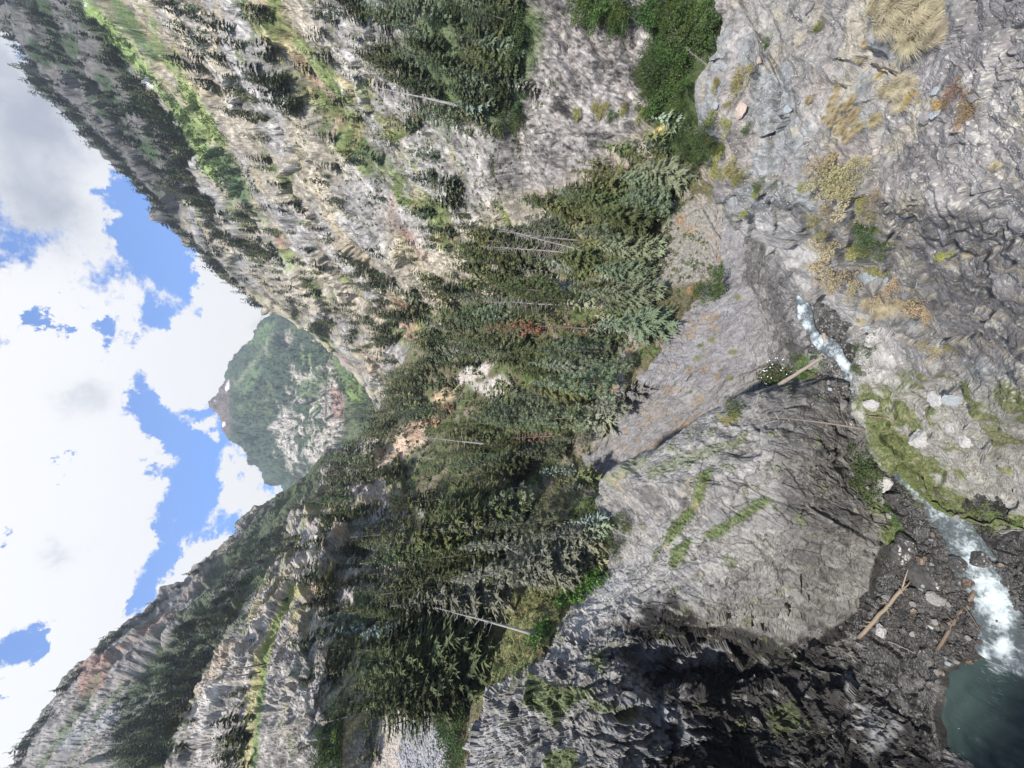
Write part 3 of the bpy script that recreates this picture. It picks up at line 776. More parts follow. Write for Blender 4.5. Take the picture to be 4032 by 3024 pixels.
def near_buttress():
    S = {
        372: [(835, 74), (826, 70), (828, 67), (834, 66), (840, 65), (846, 64.5), (852, 64), (870, 62)],
        384: [(800, 76), (788, 70), (796, 66), (806, 63), (820, 61), (835, 60), (850, 61), (870, 60)],
        394: [(765, 80), (752, 70), (765, 66), (785, 62), (805, 60), (830, 58.5), (850, 60), (870, 59)],
        417: [(715, 84), (697, 72), (715, 67), (745, 63), (775, 60), (815, 57), (850, 59), (870, 58)],
        449: [(668, 88), (650, 75), (672, 69), (710, 64), (750, 60), (805, 56), (853, 58), (875, 57)],
        472: [(625, 92), (606, 79), (635, 72), (685, 65), (740, 60), (805, 55.5), (862, 56.5), (885, 55.5)],
        486: [(612, 96), (594, 82), (622, 74), (672, 66), (730, 60), (805, 55), (870, 56), (890, 55)],
        510: [(612, 96), (598, 83), (630, 75), (680, 67), (735, 60), (810, 54.5), (888, 54.5), (908, 53)],
        527: [(612, 94), (602, 82), (630, 74), (680, 66.5), (735, 60), (815, 54), (900, 53.5), (918, 52)],
        558: [(612, 90), (603, 79), (630, 73), (675, 66), (730, 60.5), (800, 56.5), (882, 54.5), (905, 53)],
        581: [(598, 88), (590, 77), (620, 71), (665, 66), (720, 62), (790, 58.5), (872, 55.5), (905, 54)],
        605: [(578, 85), (570, 74), (605, 68), (650, 64.5), (705, 62), (775, 61), (858, 57.5), (900, 55.5)],
        625: [(563, 84), (555, 72), (595, 66), (640, 64), (695, 65), (760, 65), (835, 61), (900, 55.5)],
        645: [(553, 80), (545, 70), (585, 63), (625, 62), (680, 66.5), (745, 67), (820, 62.5), (900, 55.5)],
        671: [(542, 78), (533, 67), (570, 61), (615, 59), (665, 64), (740, 66), (825, 61.5), (916, 54)],
        700: [(498, 80), (489, 71), (545, 62), (600, 56.5), (660, 58), (740, 61.5), (830, 58.5), (940, 52)],
        730: [(490, 80), (480, 71), (535, 61), (595, 56), (655, 57), (740, 61), (830, 57), (950, 50)],
        768: [(484, 80), (474, 70), (530, 60), (590, 54), (650, 54), (740, 58), (840, 55.5), (954, 48.5)],
        850: [(480, 78), (468, 68), (525, 57), (585, 51), (645, 49), (735, 51), (840, 50), (965, 45)]}
    for y in S:
        kk = min(1, max(0, (y - 400) / 60.)) * (1 - .65 * min(1, max(0, (y - 600) / 60.)))
        for i, m in ((2, .985), (3, .955), (4, .935), (5, .95), (6, .985)):
            S[y][i] = (S[y][i][0], S[y][i][1] * (1 - kk * (1 - m)))
        if y > 600:
            e9 = min(1, (y - 600) / 70.)
            for i, m in ((4, 1 + .05 * e9), (5, 1 + .07 * e9)): S[y][i] = (S[y][i][0], S[y][i][1] * m)
        a = S[y][-1]; S[y] = S[y] + [(a[0] + 30, a[1] * .985)]
    P, px, py = sheet(S, 470, 540, smooth=4)
    st = sdir(590, 500, 83, 850, 640, 60)
    b1, f1 = bands(px, py, .42, .90, 44, 1.3, 951, .12); b2, f2 = bands(px, py, .35, .93, 15, 1.5, 952, .2)
    rg = sstep(600, 660, py)
    D, cells, h = displace(P, st, [(9, .55, 2.2, .8), (3.6, .30, 2.4, .8), (1.3, .13, 2.2, .8), (.5, .06, 2, 1)], 141, soft=[(22, 2.4, 1.5, 1), (5, .5, 2, 1)], rough=.42, extra=(5.5 * b1 + 1.6 * b2) * (1 - .75 * rg))
    # sharper broken blocks on the left overhanging part
    q0 = D.reshape(-1, 3); pxx, pyy, _ = topx(q0)
    lf = sstep(590, 660, pyy)
    nrm = smooth_grid(normals(P), 6).reshape(-1, 3)
    f, e, rid = facets(q0 @ basis((.2, .3, 1)) / np.array([6., 2.2, 2.2]) + .5 * vnoise(q0 / 3, 153)[:, None], 151); fq, eq, rq = facets(q0 @ basis((.2, .3, 1)) / np.array([1.8, .7, .7]), 155)
    D = (q0 + nrm * (lf * (1.5 * f + .5 * fq))[:, None]).reshape(D.shape)
    q = D.reshape(-1, 3); px, py, dep = topx(q); R = q @ basis(st)
    n1 = fbm(q / 8, 5, 142); n2 = fbm(R / np.array([4, 1.2, 1.2]), 5, 143, .6); n3 = vnoise(R / np.array([1., .3, .3]), 144)
    nw = fbm(q / 3, 5, 145, .65)
    val = np.clip(.235 + .06 * n1 + .09 * n2 + .045 * n3 + .08 * (cells[1][0] - .5) + .04 * (cells[2][0] - .5), .1, .5)
    c = val[:, None] * np.array([1.0, .975, .94])
    nz = 6 * n1 + 5 * n2
    c *= (1 + .26 * fbm(R / (dep[:, None] / FPX) / np.array([9., 4, 4]), 3, 183, .7) + .03 * RS.randn(len(q)))[:, None]
    _, el, rl = facets(R / np.array([2.6, 1.1, 1.1]) + .35 * vnoise(R / 1.2, 187)[:, None], 185)
    _, e3, r3 = facets(R / np.array([5.5, 2.4, 2.4]) + .3 * vnoise(R / 2, 188)[:, None], 189)
    c *= (.86 + .28 * r3)[:, None]
    c *= (1 + lf * (.35 * (rid - .5) + .3 * (rq - .5)))[:, None]
    c = mixc(c, [.40, .375, .32], (1 - sstep(.02, .10, el)) * sstep(.0, .25, fbm(q / 4, 3, 186) + .12) * .55)
    c = mixc(c, [.05, .048, .046], (1 - sstep(.012, .045, e3)) * .75)
    c = mixc(c, [.40, .39, .375], polymask(px, py, [(563, 642), (575, 612), (609, 572), (632, 569), (610, 610), (587, 642)], 4 * n1 + 4 * n2, 3) * .7)
    c = mixc(c, [.03, .028, .027], streak(px, py, [(912, 495), (905, 525), (886, 556), (878, 588), (864, 618), (818, 645)], 7, 5 * n1 + 6 * nw) * .9)  # overhang's shadow line along the buttress foot, painted in as near black
    # darker lower rock, and near black wet streaks on the left
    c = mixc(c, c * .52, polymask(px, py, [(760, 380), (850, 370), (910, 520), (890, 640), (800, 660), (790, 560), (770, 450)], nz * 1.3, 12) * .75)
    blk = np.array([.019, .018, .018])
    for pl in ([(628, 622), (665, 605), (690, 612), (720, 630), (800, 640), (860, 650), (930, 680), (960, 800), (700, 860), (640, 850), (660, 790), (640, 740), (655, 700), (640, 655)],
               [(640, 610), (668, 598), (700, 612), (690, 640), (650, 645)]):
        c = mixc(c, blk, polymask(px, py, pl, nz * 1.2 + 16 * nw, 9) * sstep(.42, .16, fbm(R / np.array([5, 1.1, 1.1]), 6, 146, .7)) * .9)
    for pl in ([(625, 655), (660, 640), (720, 650), (715, 665), (650, 670), (620, 672)], [(600, 700), (640, 695), (680, 705), (700, 740), (650, 760), (600, 740)], [(845, 672), (885, 660), (900, 700), (905, 730), (870, 760), (850, 720)]):
        c = mixc(c, val[:, None] * np.array([.95, .97, 1]) * .9, polymask(px, py, pl, nz * .8 + 6 * nw, 3) * sstep(-.2, .05, nw + .1))
    # green moss ledges
    G = [([(698, 477), (712, 468), (705, 500), (690, 520), (676, 538), (664, 545), (668, 530), (690, 505)], .9), ([(700, 535), (720, 525), (765, 498), (772, 500), (740, 520), (715, 538)], .9),
         ([(675, 548), (690, 540), (682, 560), (672, 566)], .9), ([(655, 552), (660, 548), (655, 562)], .8), ([(722, 565), (738, 560), (734, 568)], .8), ([(730, 412), (748, 402), (740, 418), (730, 425)], .9),
         ([(528, 672), (556, 685), (580, 688), (600, 690), (570, 705), (555, 730), (545, 712), (520, 705)], .9), ([(590, 700), (618, 705), (610, 712), (590, 708)], .8), ([(590, 655), (606, 650), (602, 672), (590, 668)], .8),
         ([(548, 752), (575, 750), (580, 775), (545, 780)], .9), ([(615, 712), (632, 706), (636, 720), (618, 724)], .8), ([(772, 590), (785, 588), (780, 596)], .6), ([(770, 712), (795, 700), (800, 725), (775, 735)], .5), ([(740, 620), (752, 618), (748, 628)], .5),
         ([(645, 470), (690, 452), (740, 440), (735, 446), (690, 462), (650, 480)], .55), ([(600, 478), (640, 455), (648, 462), (612, 486)], .5),
         ([(888, 520), (900, 515), (905, 545), (893, 550), (880, 535)], .9), ([(860, 487), (880, 497), (886, 520), (872, 512)], .8)]
    gm = np.zeros(len(q))
    for pl, w in G: gm = np.maximum(gm, w * polymask(px, py, pl, nz * .6 + 3 * nw + .8, 1.6))
    gm = np.maximum(gm, .7 * sstep(.31, .42, fbm(q / 2.2, 5, 149, .65)) * (px < 830) * (val > .2))
    gc = np.array([.12, .145, .06])[None] * (1 + .5 * n3)[:, None]
    c = c + (gc - c) * gm[:, None]
    c = mixc(c, [.36, .30, .19], sstep(.25, .5, fbm(q / 3.3, 4, 150)) * .45 * (px < 700) * (py < 560))
    # bits of grass bulge outwards a little
    D = (q + nrm * (gm * (.25 + .25 * n3))[:, None]).reshape(D.shape)
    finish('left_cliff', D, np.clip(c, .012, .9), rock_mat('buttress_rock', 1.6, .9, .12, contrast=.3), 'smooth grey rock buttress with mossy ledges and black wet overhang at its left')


def near_ledge():
    lipx = {-60: (722, 25), 0: (722, 24), 60: (724, 23), 86: (701, 24), 111: (699, 24), 153: (713, 25), 194: (715, 26), 231: (731, 28), 245: (764, 30), 273: (778, 33), 289: (792, 37), 305: (830, 40), 333: (852, 44), 361: (856, 47), 393: (857, 49.5), 431: (867, 50.5), 463: (881, 50.5), 481: (903, 50), 505: (928, 48.5), 521: (968, 46), 530: (1020, 42), 536: (1080, 39)}
    yk = [-60, 60, 200, 245, 289, 333, 393, 431, 463, 505, 521, 536]
    a1 = [19.5, 18.5, 19.5, 24, 29, 37, 45, 47, 48, 47.5, 45.5, 38.5]     # 25% to the frame's edge
    a2 = [14.5, 14.5, 15.5, 19, 22.5, 29, 37, 41, 44, 46, 44.5, 38]
    a3 = [11, 11.2, 12.2, 14.5, 17, 22, 30, 35, 40, 43.5, 43, 37.5]
    a4 = [8.6, 9, 10.2, 12, 14, 17.5, 24, 30, 36, 41, 41.5, 37]
    a5 = [6.5, 7, 8, 9.5, 11, 14, 19, 25, 32, 38, 40, 36.5]
    S = {}
    for y, (x, d) in lipx.items():
        it = lambda a: float(np.interp(y, yk, a))
        e = max(1030, x + 40)
        f = lambda t: x + (e - x) * t
        S[y] = [(x + 26, d * 1.45), (x + 6, d * 1.12), (x, d), (f(.25), it(a1)), (f(.5), it(a2)), (f(.75), it(a3)), (f(1), it(a4)), (e + 110, it(a5) * .98)]
    P, px, py = sheet(S, 520, 620, smooth=3)
    st = sdir(760, 120, 20, 900, 330, 30)
    b1, f1 = bands(px, py, .97, .22, 58, 1.6, 961, .13); b2, f2 = bands(px, py, .86, -.5, 21, 2.0, 962, .2)
    D, cells, h = displace(P, st, [(3.4, .7, 1.7, 1), (1.5, .34, 1.6, 1), (.62, .09, 2.2, 1), (.26, .03, 2.4, 1), (.11, .016, 2, 1)], 161, soft=[(9, 1.1, 1.4, 1), (2, .3, 1.5, 1)], ref=34, lo=.25, extra=9 * b1 + 4 * b2, rough=.6)
    q0 = D.reshape(-1, 3); px, py, dep = topx(q0); nrm = smooth_grid(normals(P), 6).reshape(-1, 3)
    # the few deep cracks and shadowed ledges seen in the picture
    nzz = 3 * fbm(q0 / 1.2, 4, 170)
    cr = np.zeros(len(q0))
    for pts, w in (([(768, 55), (782, 80), (775, 110), (770, 150), (772, 185), (760, 200)], 2.2), ([(905, 0), (893, 60), (887, 110)], 1.6), ([(820, 0), (815, 25), (805, 40)], 1.8), ([(873, 130), (877, 165), (868, 178)], 2.4), ([(1024, 240), (985, 255)], 3.5),
                   ([(780, 118), (771, 128)], 3), ([(826, 149), (823, 153)], 2.2), ([(885, 205), (895, 230), (885, 245)], 1.5), ([(905, 395), (925, 405), (950, 425)], 1.6), ([(880, 330), (920, 345), (980, 335)], 1.4), ([(1000, 190), (960, 200)], 1.5), ([(960, 455), (975, 470)], 1.6), ([(945, 50), (960, 25), (975, 0)], 1.5)):
        cr = np.maximum(cr, streak(px, py, pts, w, nzz * .5, 1.5))
    D = (q0 - nrm * (cr * dep * .016)[:, None])
    q = D; px, py, dep = topx(q); R = q @ basis(st)
    n1 = fbm(q / 3.2, 5, 162); n2 = fbm(R / np.array([1.2, .5, .5]), 5, 163, .65); n3 = vnoise(R / np.array([.25, .12, .12]), 164); nf = fbm(q / .5, 4, 165, .7)
    val = np.clip(.245 + .06 * n1 + .10 * n2 + .045 * n3 + .07 * (cells[1][0] - .5) + .04 * (cells[2][0] - .5) * (dep < 40) + .03 * (cells[3][0] - .5) * (dep < 22), .09, .5)
    c = val[:, None] * np.array([1.0, .965, .915])
    c = mixc(c, val[:, None] * np.array([.89, .95, .98]), sstep(-.05, .2, fbm(q / 1.7, 4, 166)) * .8)      # blue-grey stone
    c = mixc(c, val[:, None] * np.array([1.08, .94, .86]), sstep(.15, .35, fbm(q / 2.2, 4, 167)) * .6)      # reddish
    nz = 5 * n1 + 4 * n2
    c = mixc(c, val[:, None] * np.array([1.0, .96, .97]) * .78, polymask(px, py, [(900, 60), (1060, -60), (1060, 360), (960, 360), (905, 250), (900, 150)], nz, 12) * .75)
    c = mixc(c, [.40, .36, .27], sstep(.2, .45, fbm(q / 1.1, 4, 168)) * .55)
    c *= (1 + .38 * fbm(q / (dep[:, None] / FPX) / 5., 3, 181, .8) + .05 * RS.randn(len(q)))[:, None]
    c = mixc(c, [.07, .06, .055], sstep(.32, .5, fbm(R / np.array([.9, .25, .25]), 5, 182, .7)) * .75)
    # pale limestone-like apron left of the tufts
    c = mixc(c, np.clip(.42 + .15 * n2 + .06 * n3, .15, .62)[:, None] * np.array([1, .98, .96]), polymask(px, py, [(735, 232), (775, 250), (800, 290), (856, 335), (857, 430), (900, 400), (900, 340), (850, 300), (830, 255), (790, 220), (745, 205)], nz, 7) * .85)
    # far toe: grass covered slabs
    toe = polymask(px, py, [(850, 400), (868, 380), (905, 372), (960, 378), (1060, 390), (1060, 560), (960, 540), (900, 490), (868, 440)], nz, 6)
    c = mixc(c, np.clip(.31 + .16 * n2 + .07 * n3, .1, .5)[:, None] * np.array([1, .98, .93]), toe * .85)
    gm = polymask(px, py, [(858, 385), (868, 382), (885, 415), (905, 440), (925, 470), (950, 500), (935, 520), (900, 490), (870, 445)], nz * .8, 3)
    gm = np.maximum(gm, polymask(px, py, [(930, 478), (955, 492), (985, 505), (1010, 530), (975, 530), (940, 515)], nz, 4) * .9)
    gm = np.maximum(gm, polymask(px, py, [(972, 508), (1030, 515), (1030, 532), (985, 524)], nz * .5, 2))
    gm = np.maximum(gm, toe * sstep(.10, .3, n1 + .35 * n2 + .08))
    gc = np.array([.13, .155, .066])[None] * (1 + .45 * n3 + .3 * nf)[:, None]
    gc = mixc(gc, [.27, .24, .15], sstep(.05, .4, nf + .4 * n2) * .7)
    c = c + (gc - c) * (gm * .95)[:, None]
    # white lichen
    li = sstep(.36, .46, fbm(q / (dep[:, None] * .010), 3, 171, .7) + .40 * fbm(q / 1.6, 3, 172)) * sstep(835, 900, px) * (dep < 28)
    li = np.maximum(li, sstep(.34, .44, fbm(q / .25, 4, 173, .7) + .45 * fbm(q / 1.2, 3, 174)) * polymask(px, py, [(900, 120), (880, 190), (900, 230), (960, 215), (1024, 150), (1024, 20), (960, 0), (930, 80)], nz, 8) * .8)
    c = mixc(c, [.52, .51, .45], li * .8)
    finish('near_cliff', D.reshape(P.shape), np.clip(c, .02, .9), rock_mat('ledge_rock', 4.5, .9, .05, contrast=.28), 'near lichen spotted cliff ledge dropping to the stream on the right')


def shade_wall():
    # unseen canyon wall behind the view point, added and shaped to shade the gorge
    pts = np.array([(-64, 44), (-78, 18), (-62, -8), (-34, -20), (0, -24), (24, -16), (34, 2), (36, 16)], float)
    seg = np.linalg.norm(np.diff(pts, axis=0), axis=1); t = np.concatenate([[0], np.cumsum(seg)]); nv, nu = 200, 110
    tt = np.linspace(0, t[-1], nv); X = np.interp(tt, t, pts[:, 0]); Y = np.interp(tt, t, pts[:, 1])
    k = np.hanning(25); k /= k.sum(); X = np.convolve(np.pad(X, 12, mode='edge'), k, 'valid'); Y = np.convolve(np.pad(Y, 12, mode='edge'), k, 'valid')
    top = np.interp(tt, t, [-22, -4, 8, 9, 6, 2, -6, -12])
    u = np.linspace(0, 1, nu); Z = -72 + (top[:, None] + 72) * u[None]
    lean = 1 + .06 * np.cos(u * 3.1)[None]
    P = np.stack([X[:, None] * lean, (Y[:, None] - 4) * lean + 4, Z], -1)
    back = P[:, -1:].copy(); o = back * 1.0; o[..., :2] *= 1.5; o[..., 2] += 6; P = np.concatenate([P, (back + o) / 2, o], 1)
    q = P.reshape(-1, 3); c0 = np.array([0, 15, -30.]); nrm = (c0 - q) * [1, 1, 0]; nrm /= np.linalg.norm(nrm, axis=1, keepdims=True)
    f, e, r = facets(q / [5., 5., 9.], 501); f2, e2, r2 = facets(q / 1.8, 505)
    q = q + nrm * (3 * fbm(q / 18, 4, 503) + 1.2 * f + .5 * f2)[:, None]
    v = np.clip(.2 + .08 * fbm(q / 4, 4, 507) + .08 * (r - .5), .05, .4)
    finish('unseen_shade_wall', q.reshape(P.shape), v[:, None] * np.array([1, .975, .94]), rock_mat('shade_wall_rock', 1.2, .9, .15), 'unseen grey canyon wall added behind the viewpoint to shade the gorge')


far_peak(); shade_wall(); right_mountain(); left_mountain(); left_bluff(); terrace(); mid_cliff(); near_buttress(); near_ledge()
#PART2
# ------------------------------------------------------------------ gorge floor, stream, pool
def zs(Y):
    return -64.6 - .085 * np.clip(np.asarray(Y, float) - 30, -30, 60)


def on_floor(px, py, dz=0.0):
    d = ray(px, py); t = 60.0
    for _ in range(12): t = (zs(d[1] * t) + dz) / d[2]
    return d * t


PATH_PX = [(999, 668), (1001, 655), (1003, 640), (992, 605), (978, 575), (966, 548), (946, 512), (918, 482), (888, 452), (866, 425), (858, 400), (850, 372), (836, 352), (815, 338), (806, 318), (800, 296), (792, 276), (784, 250)]
PATH = np.array([on_floor(*p) for p in PATH_PX])


def path_dist(q):
    d = np.full(len(q), 1e9)
    for i in range(len(PATH) - 1):
        a = PATH[i, :2]; b = PATH[i + 1, :2]; ab = b - a
        t = np.clip(((q[:, :2] - a) @ ab) / (ab @ ab), 0, 1)
        d = np.minimum(d, np.linalg.norm(q[:, :2] - a - t[:, None] * ab, axis=1))
    return d


POOL_PX = [(945, 672), (962, 668), (985, 660), (1010, 662), (1040, 655), (1100, 650), (1160, 700), (1160, 860), (1040, 900), (955, 880), (948, 800), (948, 760), (944, 720)]
POOL = np.array([on_floor(*p) for p in POOL_PX])


def gorge_floor():
    nx, ny = 640, 760
    X = np.linspace(-62, 34, nx); Y = np.linspace(4, 92, ny)
    gx, gy = np.meshgrid(X, Y)
    q = np.stack([gx.ravel(), gy.ravel(), np.zeros(nx * ny)], 1)
    d = path_dist(q); z = zs(q[:, 1])
    pm = polymask(q[:, 0], q[:, 1], POOL[:, :2], .6 * vnoise(q / 2), .8)
    q[:, 2] = z
    big = fbm(q / 6, 4, 201)
    f1, e1, r1 = facets(q / 1.6, 203); f2, e2, r2 = facets(q / .6, 205); f3, e3, r3 = facets(q / .25, 207)
    bank = sstep(1.0, 2.6, d)
    hgt = -.5 + bank * (.75 + .35 * big + .05 * np.maximum(d - 2.5, 0)) + bank * (.45 * f1 + .2 * f2 * (r1 > .3)) + .07 * f3 + (1 - bank) * .35 * np.maximum(r1 - .6, 0) * (e1 > .1)
    hgt = hgt * (1 - pm) + pm * (-1.6) - np.where(q[:, 1] > 44, np.clip((q[:, 1] - 44) / 8, 0, 1) * .5 * np.maximum(d - 3.2, 0), 0)
    q[:, 2] = z + hgt
    n1 = fbm(q / 3, 5, 210); n2 = fbm(q / .7, 4, 211)
    val = np.clip(.085 + .05 * n1 + .04 * n2 + .05 * (r2 - .5) + .07 * (r1 > .8), .02, .3)
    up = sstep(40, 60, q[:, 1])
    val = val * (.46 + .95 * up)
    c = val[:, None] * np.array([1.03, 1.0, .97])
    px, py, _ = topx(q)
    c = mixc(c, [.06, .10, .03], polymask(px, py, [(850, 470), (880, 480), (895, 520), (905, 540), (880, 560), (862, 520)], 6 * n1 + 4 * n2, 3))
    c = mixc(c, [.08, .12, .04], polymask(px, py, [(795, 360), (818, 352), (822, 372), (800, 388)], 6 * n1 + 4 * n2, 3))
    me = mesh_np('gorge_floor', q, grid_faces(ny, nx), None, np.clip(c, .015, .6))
    m = rock_mat('wet_rubble', 2.5, .9, .08, rough=.38, contrast=.35)
    m.node_tree.nodes['Principled BSDF'].inputs['Specular IOR Level'].default_value = .5
    me.materials.append(m)
    o = link('gorge_floor', me); tag(o, 'dark wet rubble bed of the gorge beside the stream', 'gorge floor', kind='structure')
    V = [Vector(v) for v in q.reshape(ny, nx, 3)[::3, ::3].reshape(-1, 3)]
    TERR.append((BVHTree.FromPolygons(V, grid_faces(len(range(0, ny, 3)), len(range(0, nx, 3))).tolist()), 'gorge_floor'))


def water_mat(name, scale, teal, foam_lo, foam_hi, stretch):
    m, nt, b = new_mat(name); N = nt.nodes; L = nt.links
    tc = N.new('ShaderNodeTexCoord')
    at = N.new('ShaderNodeAttribute'); at.attribute_name = 'Col'
    n1 = N.new('ShaderNodeTexNoise'); n1.inputs['Scale'].default_value = scale; n1.inputs['Detail'].default_value = 7; n1.inputs['Roughness'].default_value = .65; n1.inputs['Distortion'].default_value = .5
    mp = N.new('ShaderNodeMapping'); mp.inputs['Scale'].default_value = stretch; L.new(tc.outputs['Object'], mp.inputs[0]); L.new(mp.outputs[0], n1.inputs['Vector'])
    ad = N.new('ShaderNodeMath'); ad.operation = 'ADD'; sx = N.new('ShaderNodeSeparateColor'); L.new(at.outputs['Color'], sx.inputs[0])
    L.new(n1.outputs['Fac'], ad.inputs[0]); L.new(sx.outputs[0], ad.inputs[1])
    mr = N.new('ShaderNodeMapRange'); mr.interpolation_type = 'SMOOTHSTEP'; mr.inputs['From Min'].default_value = foam_lo; mr.inputs['From Max'].default_value = foam_hi; L.new(ad.outputs[0], mr.inputs['Value'])
    mx = N.new('ShaderNodeMix'); mx.data_type = 'RGBA'; mx.inputs['A'].default_value = (*teal, 1); mx.inputs['B'].default_value = (.50, .57, .60, 1)
    L.new(mr.outputs[0], mx.inputs['Factor']); L.new(mx.outputs['Result'], b.inputs['Base Color'])
    rr = N.new('ShaderNodeMapRange'); rr.inputs['To Min'].default_value = .12; rr.inputs['To Max'].default_value = .8; L.new(mr.outputs[0], rr.inputs['Value']); L.new(rr.outputs[0], b.inputs['Roughness'])
    b.inputs['IOR'].default_value = 1.33; b.inputs['Specular IOR Level'].default_value = .5
    bp = N.new('ShaderNodeBump'); bp.inputs['Strength'].default_value = .7; bp.inputs['Distance'].default_value = .12; L.new(n1.outputs['Fac'], bp.inputs['Height']); L.new(bp.outputs[0], b.inputs['Normal'])
    return m


def stream():
    # resampled centre line, 30 across
    seg = np.linalg.norm(np.diff(PATH, axis=0), axis=1); t = np.concatenate([[0], np.cumsum(seg)])
    n = 520; tt = np.linspace(0, t[-1], n)
    C = np.stack([np.interp(tt, t, PATH[:, i]) for i in range(3)], 1)
    ker = np.hanning(19)[1:-1]; ker /= ker.sum()
    for i in (0, 1): C[:, i] = np.convolve(np.pad(C[:, i], 8, mode='edge'), ker, 'valid')
    T = np.gradient(C[:, :2], axis=0); T /= np.linalg.norm(T, axis=1, keepdims=True); Nn = np.stack([-T[:, 1], T[:, 0]], 1)
    k = 36; s = np.linspace(-1, 1, k)
    wd = 2.2 - 1.15 * sstep(14, 34, tt) + .3 * np.sin(tt * .9) + .5 * np.exp(-((tt - 8) / 5) ** 2)
    P = np.zeros((n, k, 3))
    P[..., :2] = C[:, None, :2] + Nn[:, None, :] * (s[None, :, None] * wd[:, None, None])
    # small cascades: level steps down in jumps
    step = np.floor(tt / 3.2 + .35 * np.sin(tt * .7)); fr = (tt / 3.2 + .35 * np.sin(tt * .7)) - step
    P[..., 2] = zs(P[..., 1]) - .12 - .28 * (sstep(.5, .9, fr) - fr)[:, None]
    q = P.reshape(-1, 3)
    nz = fbm(q / .8, 4, 220, .65)
    q[:, 2] += .14 * nz
    px, py, _ = topx(q)
    fo = np.zeros(len(q))
    for (x, y, r, w) in ((996, 600, 16, .45), (985, 583, 12, .4), (1002, 618, 12, .45), (1003, 645, 9, .5), (977, 560, 12, .35), (970, 548, 10, .3), (1010, 608, 12, .3), (984, 655, 6, .4), (920, 490, 14, .25), (905, 505, 12, .15), (936, 508, 12, .2), (858, 412, 6, .35), (853, 420, 6, .3),
                         (841, 362, 7, .45), (846, 366, 6, .4), (815, 345, 7, .35), (822, 340, 6, .35), (799, 310, 5, .45), (801, 295, 5, .35), (805, 326, 6, .4), (797, 318, 5, .4)):
        fo = np.maximum(fo, w * np.exp(-((px - x) ** 2 + (py - y) ** 2) / (r * r)))
    edge = np.abs(np.tile(s, n)); up_ = np.repeat(sstep(12, 30, tt), k); ff = np.maximum(fo * 1.15, .08 + .02 * up_ + .22 * fbm(q / np.array([.6, 1.5, 1.]), 4, 222)) - .16 * edge ** 2 + .12 * (np.repeat(sstep(.45, .8, fr), k))
    col = np.repeat(ff[:, None], 3, 1)
    me = mesh_np('stream', q, grid_faces(n, k), water_mat('stream_water', 2.2, (.07, .085, .09), .46, 1.02, (1, 1.0, 1)), col, smooth=True)
    tag(link('stream', me), 'narrow white and grey mountain stream tumbling through the gorge', 'stream', kind='structure')
    # pool
    x0, y0 = POOL[:, :2].min(0); x1, y1 = POOL[:, :2].max(0)
    nx, ny = 160, 160
    gx, gy = np.meshgrid(np.linspace(x0 - 2, x1 + 2, nx), np.linspace(y0 - 2, y1 + 2, ny))
    zl = float(zs(32)) - .18
    q = np.stack([gx.ravel(), gy.ravel(), np.full(nx * ny, zl)], 1)
    c = np.array(on_floor(1060, 800)); r = np.linalg.norm(q[:, :2] - c[:2], axis=1)
    q[:, 2] += .10 * np.sin(r * 3.2 + 2.5 * fbm(q / 3, 3, 230)) * np.exp(-r / 14) + .22 * fbm(q / np.array([.7, 2.2, 1]), 4, 231)
    px, py, _ = topx(q)
    fo = .36 * np.exp(-((px - 1000) ** 2 + (py - 662) ** 2) / 200) + .07 * np.exp(-((px - 1000) ** 2 + (py - 700) ** 2) / 1800)
    m = water_mat('pool_water', 2.6, (.034, .054, .052), .62, 1.15, (1.9, .55, 1))
    keep = inpoly(q[:, 0], q[:, 1], (POOL[:, :2] - POOL[:, :2].mean(0)) * 1.12 + POOL[:, :2].mean(0))
    F = grid_faces(ny, nx); F = F[keep[F].all(1)]
    me = mesh_np('plunge_pool', q, F, m, np.repeat(fo[:, None], 3, 1), smooth=True)
    tag(link('plunge_pool', me), 'dark teal plunge pool with ripples at the foot of the black overhang', 'pool', kind='structure')


gorge_floor(); stream()


# ------------------------------------------------------------------ generic shapes
def tube(path, rad, n=6):
    path = np.asarray(path, float); rad = np.asarray(rad, float); k = len(path)
    T = np.gradient(path, axis=0); T /= np.linalg.norm(T, axis=1, keepdims=True) + 1e-9
    a = np.cross(T, np.where(np.abs(T[:, 2:3]) > .9, [[1, 0, 0]], [[0, 0, 1]])); a /= np.linalg.norm(a, axis=1, keepdims=True) + 1e-9
    b = np.cross(T, a)
    th = np.linspace(0, 2 * np.pi, n, endpoint=False)
    V = path[:, None] + rad[:, None, None] * (np.cos(th)[None, :, None] * a[:, None] + np.sin(th)[None, :, None] * b[:, None])
    V = V.reshape(-1, 3); F = []
    for i in range(k - 1):
        for j in range(n):
            p, q = i * n + j, i * n + (j + 1) % n
            F.append((p, q, q + n)); F.append((p, q + n, p + n))
    c0 = len(V); V = np.vstack([V, path[:1], path[-1:]])
    for j in range(n):
        F.append((c0, (j + 1) % n, j)); F.append((c0 + 1, (k - 1) * n + j, (k - 1) * n + (j + 1) % n))
    return V, np.array(F)


class TB:
    def __init__(s): s.V = []; s.F = []; s.n = 0
    def add(s, V, F):
        s.V.append(np.asarray(V, float)); s.F.append(np.asarray(F) + s.n); s.n += len(V)
    def get(s): return np.vstack(s.V), np.vstack(s.F)
    def mesh(s, name, mat, smooth=False, col=None): V, F = s.get(); return mesh_np(name, V, F, mat, col, smooth)


